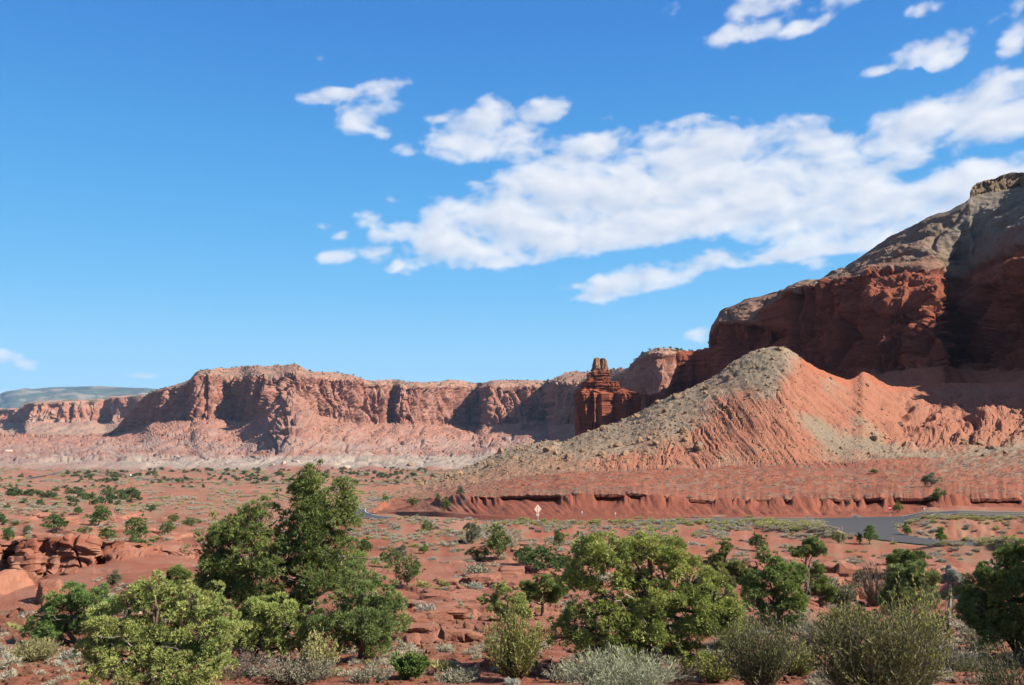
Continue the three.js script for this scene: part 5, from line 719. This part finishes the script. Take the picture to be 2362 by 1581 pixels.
twigTree('rabbitbrush', 'rounded straw-green bush on the soil at the far left', 82, 1524, 48, 52, 200, 43, [[0.30, 0.27, 0.13], [0.40, 0.35, 0.19]], [[0.27, 0.26, 0.11], [0.38, 0.34, 0.16]], { twigs: 2, leaves: 1, L: 6, lw: 1.2, stem: 0.7 });
twigTree('bare_shrub', 'dry twiggy bush under the bright juniper near the fallen limb', 1560, 1575, 60, 60, 70, 44, DRYTWIG, null, {});
twigTree('grass_clump', 'pale green grass clump under the right-hand shrubs', 2225, 1550, 40, 40, 200, 45, [[0.26, 0.28, 0.14], [0.36, 0.36, 0.2]], null, { stem: 0.7, twigs: 1, category: 'grass' });
for (const [x, y, h, w, n, sd, kind, label] of [[1655, 1575, 70, 55, 80, 51, 0, 'olive shrub at the bottom, right of the rabbitbrush clump'], [1880, 1490, 70, 60, 90, 52, 1, 'grey-leaved shrub below the leaning bare trunk'], [1835, 1560, 80, 55, 90, 53, 0, 'olive shrub between the two big bottom right shrubs'], [2195, 1545, 75, 60, 90, 54, 1, 'grey-leaved shrub below the dead snag'], [1955, 1462, 60, 55, 90, 55, 0, 'low olive shrub above the wide olive shrub'], [2265, 1500, 60, 55, 80, 56, 1, 'grey brush under the big dark pinyon'], [1700, 1500, 60, 50, 80, 57, 0, 'low olive shrub at the right skirt of the large green juniper'], [2130, 1470, 60, 55, 80, 58, 0, 'olive shrub left of the dead snag base'], [1300, 1575, 46, 50, 90, 59, 1, 'grey brush left of the rabbitbrush clump'], [1050, 1575, 34, 50, 80, 60, 1, 'low grey brush between the bright green and the upright olive shrubs'], [850, 1572, 44, 60, 90, 62, 1, 'low grey brush right of the tall pine foot'], [1100, 1330, 26, 34, 60, 63, 1, 'pale low brush on the bare ledges in the middle']]) twigTree(kind ? 'grey_brush' : 'olive_shrub', label, x, y, h, w, n, sd, kind ? [[0.30, 0.26, 0.21], [0.42, 0.37, 0.3]] : [[0.18, 0.15, 0.1], [0.3, 0.24, 0.17]], kind ? [[0.28, 0.27, 0.18], [0.4, 0.37, 0.25]] : OLIVE, { L: 5, lw: 1.5, leaves: kind ? 1 : 3, stem: 0.9 });
{ // fallen pale limb below the green juniper
  const p = hit(1640, 1572), s = -p[2] / F, t = put(thing('fallen_limb', 'pale weathered limb leaning out below the green juniper', 'branch'), p), r = rng(46), T = new Tri(), c = () => tint(DEAD, r, 0.3);
  T.limb(bend([-38 * s, 0, 0.1], [20 * s, 52 * s, 0.2], 8 * s, 3 * s, 7, 8 * s, r), c, 7); T.limb(bend([0, 30 * s, 0.1], [52 * s, 92 * s, 0.15], 4 * s, 1.2 * s, 6, 8 * s, r), c, 5); T.limb(bend([10 * s, 44 * s, 0.1], [62 * s, 58 * s, 0.2], 3 * s, 1 * s, 5, 6 * s, r), c, 5); part('limb', T.geo(), woodMat, t);
}
// --- small trees of the middle distance: base pixel, height and width in px, palette, label
const P_ = [[0.085, 0.15, 0.045], [0.15, 0.22, 0.065]], J_ = [[0.14, 0.19, 0.06], [0.23, 0.265, 0.09]], G_ = [[0.2, 0.21, 0.135], [0.3, 0.3, 0.19]], B_ = [[0.13, 0.23, 0.04], [0.21, 0.31, 0.065]];
const mids = [
  [130, 1228, 40, 56, P_, 'spreading pinyon with a long shadow on the outcrop terrace'], [228, 1212, 40, 56, P_, 'clumped pinyon on the terrace, right of the spreading pinyon'], [236, 1184, 18, 26, J_, 'small juniper on the rise above the clumped pinyon'], [180, 1186, 16, 26, P_, 'round dark bush with a black shadow on the red terrace'], [318, 1250, 54, 54, P_, 'tall bushy pinyon at the right end of the outcrop terrace'], [248, 1248, 32, 50, J_, 'low wide juniper on top of the outcrop'], [195, 1234, 20, 30, J_, 'small yellowish juniper on the outcrop rim'], [16, 1252, 36, 34, P_, 'dark juniper on the outcrop at the left frame edge'], [60, 1232, 22, 24, G_, 'pale round shrub on the outcrop near the left edge'], [320, 1302, 60, 74, P_, 'dense pinyon in front of the outcrop alcove'], [375, 1304, 26, 50, J_, 'low spreading juniper right of the alcove pinyon'], [262, 1356, 42, 34, [[0.15, 0.15, 0.085], [0.22, 0.21, 0.12]], 'small pale tree alone on red soil below the outcrop'], [385, 1235, 34, 36, J_, 'small loose juniper on the flat left of the tall pine'], [400, 1206, 20, 26, J_, 'tiny juniper on the flat beyond the loose juniper'], [348, 1182, 16, 24, P_, 'little flat-topped pinyon on the red flat'], [440, 1215, 20, 44, J_, 'low juniper close to the left side of the tall pine'], [5, 1212, 26, 26, P_, 'dark shrub at the left edge above the outcrop'], [35, 1212, 10, 22, J_, 'low shrub beside the dark shrub at the left edge'],
  [1090, 1256, 56, 44, G_, 'thin grey-leaved tree in the middle, left of the pair'], [1150, 1292, 76, 66, J_, 'open olive tree in the middle, right of the pair'], [1105, 1290, 26, 60, J_, 'low spread of juniper under the open olive tree'], [1215, 1305, 44, 62, P_, 'dark pinyon behind the rounded ledges in the middle'], [1262, 1322, 58, 76, P_, 'broad grey-green pinyon in the middle distance'], [1300, 1318, 36, 50, P_, 'low pinyon at the right shoulder of the broad one'], [1345, 1302, 66, 70, P_, 'dark round pinyon just behind the bright juniper'], [1415, 1270, 36, 36, J_, 'small juniper showing over the top of the bright juniper'], [1455, 1265, 30, 18, P_, 'slim dark pinyon tip behind the bright juniper'], [1290, 1262, 40, 32, J_, 'sparse yellowish sapling behind the middle pinyons'], [900, 1310, 46, 44, J_, 'ragged juniper right of the tall pine'], [925, 1296, 40, 44, G_, 'silver-grey bushy shrub right of the tall pine'], [940, 1350, 66, 60, J_, 'leaning yellow-green juniper on the bare ledges'], [976, 1278, 22, 24, B_, 'small vivid green cone shaped bush'], [985, 1228, 26, 26, J_, 'small shrub on the red mound'], [838, 1282, 40, 40, P_, 'dark pinyon bough beyond the right side of the tall pine'],
  [1735, 1405, 74, 66, J_, 'olive juniper low between the shaggy and the upright junipers'], [1925, 1402, 50, 52, P_, 'low dark pinyon right of the leaning bare trunk'], [1640, 1392, 46, 62, J_, 'low juniper at the right shoulder of the large green juniper'], [2058, 1415, 62, 56, J_, 'yellowish juniper left of the broad green juniper'], [2152, 1408, 60, 44, J_, 'loose juniper between the broad green juniper and the snag'], [1840, 1462, 46, 60, P_, 'low dark bush at the foot of the leaning bare trunk'], [1985, 1352, 34, 30, P_, 'small dark pinyon on the right-hand ledges'], [1560, 1262, 20, 26, G_, 'pale low shrub on the red flat behind the large green juniper'], [1730, 1466, 40, 56, J_, 'low juniper sprawl right of the large green juniper'],
  [1060, 1146, 26, 24, G_, 'round pale juniper with a black shadow on the hill foot'], [1026, 1176, 26, 24, J_, 'round juniper lowest on the hill foot'], [1010, 1156, 16, 16, J_, 'small juniper between the two round ones on the hill foot'], [953, 1168, 20, 28, J_, 'wide low juniper on the red cut above the road bend'], [890, 1155, 16, 18, B_, 'bright shrub on the inner edge of the road bend'],
  [2007, 1256, 44, 30, B_, 'rounded green juniper on the near side of the side road'], [1984, 1256, 26, 16, P_, 'small dark cone shaped juniper on the near side of the side road'], [1934, 1254, 26, 28, J_, 'yellowish juniper left of the side road bend'], [2094, 1238, 30, 20, B_, 'dark green juniper on the far side of the side road'], [2170, 1254, 38, 28, B_, 'pointed green juniper on the verge right of the side road'], [2070, 1184, 26, 22, B_, 'round green juniper beside the stop sign'], [2168, 1162, 34, 40, J_, 'bushy juniper on the bank above the road at right'], [2148, 1122, 32, 44, G_, 'grey-green juniper high on the right slope'], [1958, 1168, 12, 10, B_, 'tiny bright green bush on the bank above the road'], [1752, 1272, 40, 40, P_, 'dark bush on the red flat below the verge'], [2017, 1092, 10, 24, J_, 'small green bush at the foot of the grey slope'],
];
const midProto = {};
const unitLobes = [[0, 0.62, 0, 0.36, 0.3, 0.34], [-0.24, 0.5, 0.05, 0.26, 0.24, 0.26], [0.25, 0.48, -0.04, 0.26, 0.24, 0.26], [0.05, 0.34, 0.2, 0.3, 0.2, 0.22], [-0.08, 0.32, -0.2, 0.3, 0.2, 0.22], [0.08, 0.82, 0.02, 0.2, 0.17, 0.2]];
function smallTree(key, pal, n, seed, clumps = 7, L = 0.11, w = 0.035, blades = 5) { if (midProto[key]) return midProto[key]; const r = rng(seed), lob = unitLobes.map((l) => [l[0] + (r() - 0.5) * 0.14, l[1] + (r() - 0.5) * 0.1, l[2] + (r() - 0.5) * 0.14, l[3] * (0.8 + r() * 0.4), l[4] * (0.8 + r() * 0.4), l[5] * (0.8 + r() * 0.4)]); return midProto[key] = { crown: crownGeo(lob, { n, blades, L, w, pal, clumps, cr: 0.5 }, r), trunk: woodGeo([0, 0, 0], lob.slice(0, 4), 0.045, r, BARK, 4) }; }
mids.forEach(([px, py, h, w, pal, label], i) => {
  const key = 'm' + [P_, J_, G_, B_].indexOf(pal) + (i % 2), pr = smallTree(key, pal, 620, 500 + i, 9, 0.1, 0.026, 5);
  const p = hitAny(px, py), s = -p[2] / F, t = put(thing(pal === P_ ? 'pinyon_pine' : pal === G_ ? 'pale_shrub' : 'juniper_tree', label, pal === G_ ? 'shrub' : 'tree', 'small trees of the middle distance'), p, i * 1.7); t.scale.set(w * s, h * s, w * s);
  part('trunk', pr.trunk, woodMat, t); part('crown', pr.crown, leafMat, t);
});
// where a pixel's ray meets the hill or the ground, whichever is nearer
function hitAny(px, py) {
  const g = hit(px, py); let best = g, bz = -g[2];
  if (px > 850) { const { pos } = hillNet; let e = 6; for (let v = 0; v < pos.length; v += 3) { const z = -pos[v + 2]; if (z > bz || z < 100) continue; const q = project(pos[v], pos[v + 1], pos[v + 2]), d = Math.hypot(q[0] - px, q[1] - py); if (d < e) { e = d; best = [pos[v], pos[v + 1], pos[v + 2]]; } } }
  return [best[0], best[1] - 0.05, best[2]];
}
// --- junipers of the valley floor: the larger as things, the rest as one mass
const unitSage = [[0, 0.22, 0, 0.42, 0.34, 0.42], [-0.22, 0.16, 0.1, 0.3, 0.26, 0.3], [0.22, 0.18, -0.1, 0.3, 0.26, 0.3], [0.02, 0.14, 0.26, 0.3, 0.22, 0.26]];
{
  const r = rng(61), spots = [];
  for (const [x0, x1, y0, y1, n, h0, h1] of [[340, 700, 1084, 1112, 150, 5, 10], [560, 1040, 1092, 1118, 190, 5, 11], [150, 360, 1090, 1104, 70, 5, 10], [0, 60, 1080, 1104, 40, 4, 8], [820, 1040, 1068, 1090, 90, 4, 8], [150, 270, 1108, 1128, 50, 6, 11], [20, 320, 1134, 1172, 110, 10, 22], [0, 150, 1100, 1130, 22, 5, 9], [330, 470, 1108, 1128, 24, 5, 10], [0, 420, 1170, 1186, 10, 8, 14], [700, 1050, 1080, 1100, 60, 4, 8]]) for (let i = 0; i < n; i++) { const px = lerp(x0, x1, r()), py = lerp(y0, y1, r()); if (noise(px / 42, py / 9, 3.7) < -0.12) continue; spots.push([px, py, lerp(h0, h1, r() * r())]); }
  spots.sort((a, b) => b[2] - a[2]);
  const kinds = [smallTree('f0', [[0.08, 0.125, 0.05], [0.13, 0.175, 0.07]], 150, 71, 5, 0.16, 0.07, 4), smallTree('f1', [[0.095, 0.135, 0.055], [0.15, 0.185, 0.08]], 150, 72, 5, 0.16, 0.07, 4), smallTree('f2', [[0.085, 0.135, 0.045], [0.14, 0.185, 0.065]], 150, 73, 5, 0.16, 0.07, 4)];
  const rest = [[], [], []];
  spots.forEach(([px, py, h], i) => {
    const p = hit(px, py), s = -p[2] / F, k = i % 3, w = h * s * (1.1 + r() * 0.7);
    if (i < 300) { const zone = py > 1132 ? 'in the brushy hollow beyond the left outcrop' : px < 330 ? 'on the left of the far valley floor' : px < 620 ? 'on the valley floor left of the tall pine tip' : 'on the valley floor right of the tall pine tip'; const m = part(numbered('valley_juniper'), kinds[k].crown, leafMat, scene); m.position.set(p[0], p[1] - 0.1, p[2]); m.scale.set(w, h * s, w); m.rotation.y = r() * 6; m.userData = { label: `${h > 14 ? 'bushy' : h > 9 ? 'small' : 'tiny'} dark green juniper ${where(px, py)}`, category: 'tree', group: 'junipers dotting the valley floor' }; }
    else rest[k].push(new THREE.Matrix4().compose(new THREE.Vector3(p[0], p[1] - 0.1, p[2]), new THREE.Quaternion().setFromAxisAngle(new THREE.Vector3(0, 1, 0), r() * 6), new THREE.Vector3(w, h * s, w)));
  });
  rest.forEach((list, k) => { if (!list.length) return; const im = new THREE.InstancedMesh(kinds[k].crown, leafMat, list.length); list.forEach((m, i) => im.setMatrixAt(i, m)); im.name = numbered('far_brush'); im.castShadow = im.receiveShadow = true; im.userData = { kind: 'stuff', label: 'small far junipers dotting the valley floor' }; scene.add(im); });
  // brush on the mesa top
  const { pos, meta } = mesaNet, list = []; let tries = 0; while (list.length < 420 && tries++ < 400000) { const v = Math.floor(r() * pos.length / 3), row = meta[v * 3 + 2]; if (row < 1.0 || row > 1.95 || meta[v * 3] < 300) continue; const S = 2.4 + r() * 3; list.push(new THREE.Matrix4().compose(new THREE.Vector3(pos[v * 3], pos[v * 3 + 1] - 0.5, pos[v * 3 + 2]), new THREE.Quaternion(), new THREE.Vector3(S * 1.4, S, S * 1.4))); }
  const im = new THREE.InstancedMesh(kinds[0].crown, leafMat, list.length); list.forEach((m, i) => im.setMatrixAt(i, m)); im.name = 'mesa_top_brush'; im.userData = { kind: 'stuff', label: 'dark brush along the mesa top' }; scene.add(im);
}
// --- sagebrush and dry grass: the nearest clumps as things, the rest as one mass
{
  const r = rng(81), protos = [SAGE, SAGE, SILVER, YELLOW, DRYTWIG].map((pal, i) => crownGeo(unitSage, { n: 130, blades: 4, L: 0.32, w: 0.045, pal, clumps: 8, cr: 0.6, up: 0.5, spread: 0.6 }, rng(820 + i)));
  const names = ['grey-green sagebrush tuft', 'grey-green sagebrush tuft', 'silvery sagebrush tuft', 'yellow-green rabbitbrush tuft', 'dry brown brush tuft'], spots = [];
  const bands = [[-20, 2380, 1500, 1580, 260, 16, 44], [-20, 2380, 1400, 1500, 320, 12, 32], [-20, 2380, 1300, 1400, 380, 9, 24], [-20, 2380, 1230, 1300, 620, 8, 18], [820, 2380, 1195, 1245, 900, 6, 14], [0, 820, 1150, 1230, 520, 5, 12], [800, 1300, 1205, 1260, 260, 7, 14], [1250, 2362, 1205, 1240, 420, 6, 13]];
  for (const [x0, x1, y0, y1, n, h0, h1] of bands) for (let i = 0; i < n; i++) { const px = lerp(x0, x1, r()), py = lerp(y0, y1, r()); if (noise(px / 90, py / 24, 6.1) < -0.18) continue; spots.push([px, py, lerp(h0, h1, r() * r())]); }
  // verge of the main road and the ditch below it
  for (let i = 0; i < 260; i++) spots.push([lerp(1120, 2362, r()), 1203 + r() * 12 - (r() < 0.3 ? 6 : 0), 5 + r() * 7, 3]); for (let i = 0; i < 130; i++) spots.push([lerp(1750, 1960, r()), 1205 + (r() - 0.3) * 16 + (i % 60) * 0.2, 8 + r() * 9, r() < 0.6 ? 3 : 0]); for (let i = 0; i < 70; i++) spots.push([lerp(2100, 2362, r()), 1246 + r() * 14, 8 + r() * 12, r() < 0.5 ? 3 : 0]);
  for (let i = 0; i < 150; i++) spots.push([lerp(2085, 2380, r()), 1191 + r() * 7, 4 + r() * 5, r() < 0.7 ? 3 : 0]);
  const rest = protos.map(() => []); spots.sort((a, b) => b[2] - a[2]); let things = 0;
  spots.forEach(([px, py, h, kk]) => {
    const p = hit(px, py), s = -p[2] / F, k = kk ?? [0, 0, 1, 1, 2, 4, 0, 3][Math.floor(r() * 8)], w = h * s * (1.0 + r() * 0.6); if (roadDist(p[0], p[2]) < 4.6 || (px > 2070 && py > 1199 && p[2] < -116.5 && p[2] > -130 && r() < 0.9)) return;
    if (things < 300) { things++; const zone = py > 1500 ? 'along the bottom of the frame' : py > 1400 ? 'among the foreground trees' : py > 1300 ? 'on the bare red slope behind the foreground trees' : 'on the red flat before the road'; const side = px < 790 ? 'on the left, ' : px < 1575 ? 'in the middle, ' : 'on the right, '; const m = part(numbered('sagebrush'), protos[k], leafMat, scene); m.position.set(p[0], p[1] - 0.02, p[2]); m.scale.set(w, h * s, w); m.rotation.y = r() * 6; m.userData = { label: `${h > 28 ? 'large' : h > 20 ? 'middling' : 'small'} ${names[k]} ${where(px, py)}`, category: 'shrub', group: 'sagebrush and grass tufts' }; }
    else rest[k].push(new THREE.Matrix4().compose(new THREE.Vector3(p[0], p[1] - 0.02, p[2]), new THREE.Quaternion().setFromAxisAngle(new THREE.Vector3(0, 1, 0), r() * 6), new THREE.Vector3(w, h * s, w)));
  });
  // pale brush of the valley floor
  for (let i = 0; i < 3600; i++) { const px = lerp(-20, 1060, r()), py = 1078 + 100 * r() ** 1.6; if (noise(px / 120, py / 9, 2.1) < -0.1) continue; const p = hit(px, py), s = -p[2] / F, h = (1.6 + r() * 2.6 + (py - 1078) * 0.03) * s; rest[r() < 0.7 ? 0 : r() < 0.5 ? 1 : 3].push(new THREE.Matrix4().compose(new THREE.Vector3(p[0], p[1] - 0.02, p[2]), new THREE.Quaternion().setFromAxisAngle(new THREE.Vector3(0, 1, 0), r() * 6), new THREE.Vector3(h * 2.2, h, h * 2.2))); }
  // grass and scrub on the hill
  { const { pos, meta } = hillNet; let n = 0, tries = 0; while (n < 3200 && tries++ < 200000) { const v = Math.floor(r() * pos.length / 3), px = meta[v * 3], row = meta[v * 3 + 2]; if (row < 2 || row > 7 || px < 900 || px > 2500) continue; const want = row > 5 ? 0.8 : px < 1700 ? (row < 4 ? 0.7 : 0.4) : px > 1850 && meta[v * 3 + 1] > 960 && noise(px / 60, meta[v * 3 + 1] / 30, 1.1) > 0 ? 0.5 : 0.06; if (r() > want) continue; const S = 0.22 + 0.4 * r() * r(); rest[r() < 0.75 ? 0 : 1].push(new THREE.Matrix4().compose(new THREE.Vector3(pos[v * 3], pos[v * 3 + 1] - 0.05, pos[v * 3 + 2]), new THREE.Quaternion().setFromAxisAngle(new THREE.Vector3(0, 1, 0), r() * 6), new THREE.Vector3(S * 1.3, S * 0.9, S * 1.3))); n++; } }
  rest.forEach((list, k) => { if (!list.length) return; const im = new THREE.InstancedMesh(protos[k], leafMat, list.length); list.forEach((m, i) => im.setMatrixAt(i, m)); im.name = numbered('scrub'); im.castShadow = im.receiveShadow = true; im.userData = { kind: 'stuff', label: 'low scrub and grass tufts scattered over the slopes' }; scene.add(im); });
  // pebbles on the near ground and gravel on the hill
  const peb = rockGeo(5, 1, 0.7, 0.9, [0.46, 0.17, 0.10], [0.52, 0.27, 0.18], 1), list = []; for (let i = 0; i < 5200; i++) { const p = hit(lerp(-20, 2380, r()), 1290 + 290 * Math.sqrt(r())), S = (0.02 + 0.10 * r() ** 4) * clamp(-p[2] / 16, 1, 2.6); list.push(new THREE.Matrix4().compose(new THREE.Vector3(p[0], p[1] + S * 0.2, p[2]), new THREE.Quaternion().setFromEuler(new THREE.Euler(r(), r() * 6, r())), new THREE.Vector3(S, S, S))); }
  const im = new THREE.InstancedMesh(peb, rockMat, list.length); list.forEach((m, i) => im.setMatrixAt(i, m)); im.name = 'pebbles'; im.castShadow = im.receiveShadow = true; im.userData = { kind: 'stuff', label: 'small red stones on the ground' }; scene.add(im);
  const hp = rockGeo(6, 1, 0.7, 0.9, [0.44, 0.27, 0.16], [0.35, 0.23, 0.15], 1), l2 = []; { const { pos, meta } = hillNet; let tries = 0; while (l2.length < 2600 && tries++ < 200000) { const v = Math.floor(r() * pos.length / 3), px = meta[v * 3], py = meta[v * 3 + 1], row = meta[v * 3 + 2]; if (row < 2 || row > 5.2 || px < 980 || px > 2400) continue; if (r() > (px < 1850 ? (row < 4 ? 0.9 : 0.4) : py > 950 ? 0.35 : 0.05)) continue; const S = 0.12 + 0.5 * r() ** 3; l2.push(new THREE.Matrix4().compose(new THREE.Vector3(pos[v * 3], pos[v * 3 + 1] + S * 0.2, pos[v * 3 + 2]), new THREE.Quaternion().setFromEuler(new THREE.Euler(r(), r() * 6, r())), new THREE.Vector3(S, S, S))); } }
  const im2 = new THREE.InstancedMesh(hp, rockMat, l2.length); l2.forEach((m, i) => im2.setMatrixAt(i, m)); im2.name = 'hill_stones'; im2.castShadow = im2.receiveShadow = true; im2.userData = { kind: 'stuff', label: 'small tan stones scattered over the grey hill' }; scene.add(im2);
  // rubble on the mesa talus
  const mt = mesaNet, l3 = []; let tries = 0; while (l3.length < 2200 && tries++ < 200000) { const v = Math.floor(r() * mt.pos.length / 3), px = mt.meta[v * 3], row = mt.meta[v * 3 + 2]; if (row < 3 || row > 5.2 || px < 260 || px > 1250) continue; if (noise(px / 40, mt.meta[v * 3 + 1] / 20, 2.2) < -0.1) continue; const S = 1 + 4.5 * r() ** 3; l3.push(new THREE.Matrix4().compose(new THREE.Vector3(mt.pos[v * 3], mt.pos[v * 3 + 1] + S * 0.2, mt.pos[v * 3 + 2]), new THREE.Quaternion().setFromEuler(new THREE.Euler(r(), r() * 6, r())), new THREE.Vector3(S, S, S))); }
  const im3 = new THREE.InstancedMesh(peb, rockMat, l3.length); l3.forEach((m, i) => im3.setMatrixAt(i, m)); im3.name = 'talus_rubble'; im3.castShadow = im3.receiveShadow = true; im3.userData = { kind: 'stuff', label: 'fallen rock rubble on the mesa talus' }; scene.add(im3);
}
renderer.render(scene, camera);
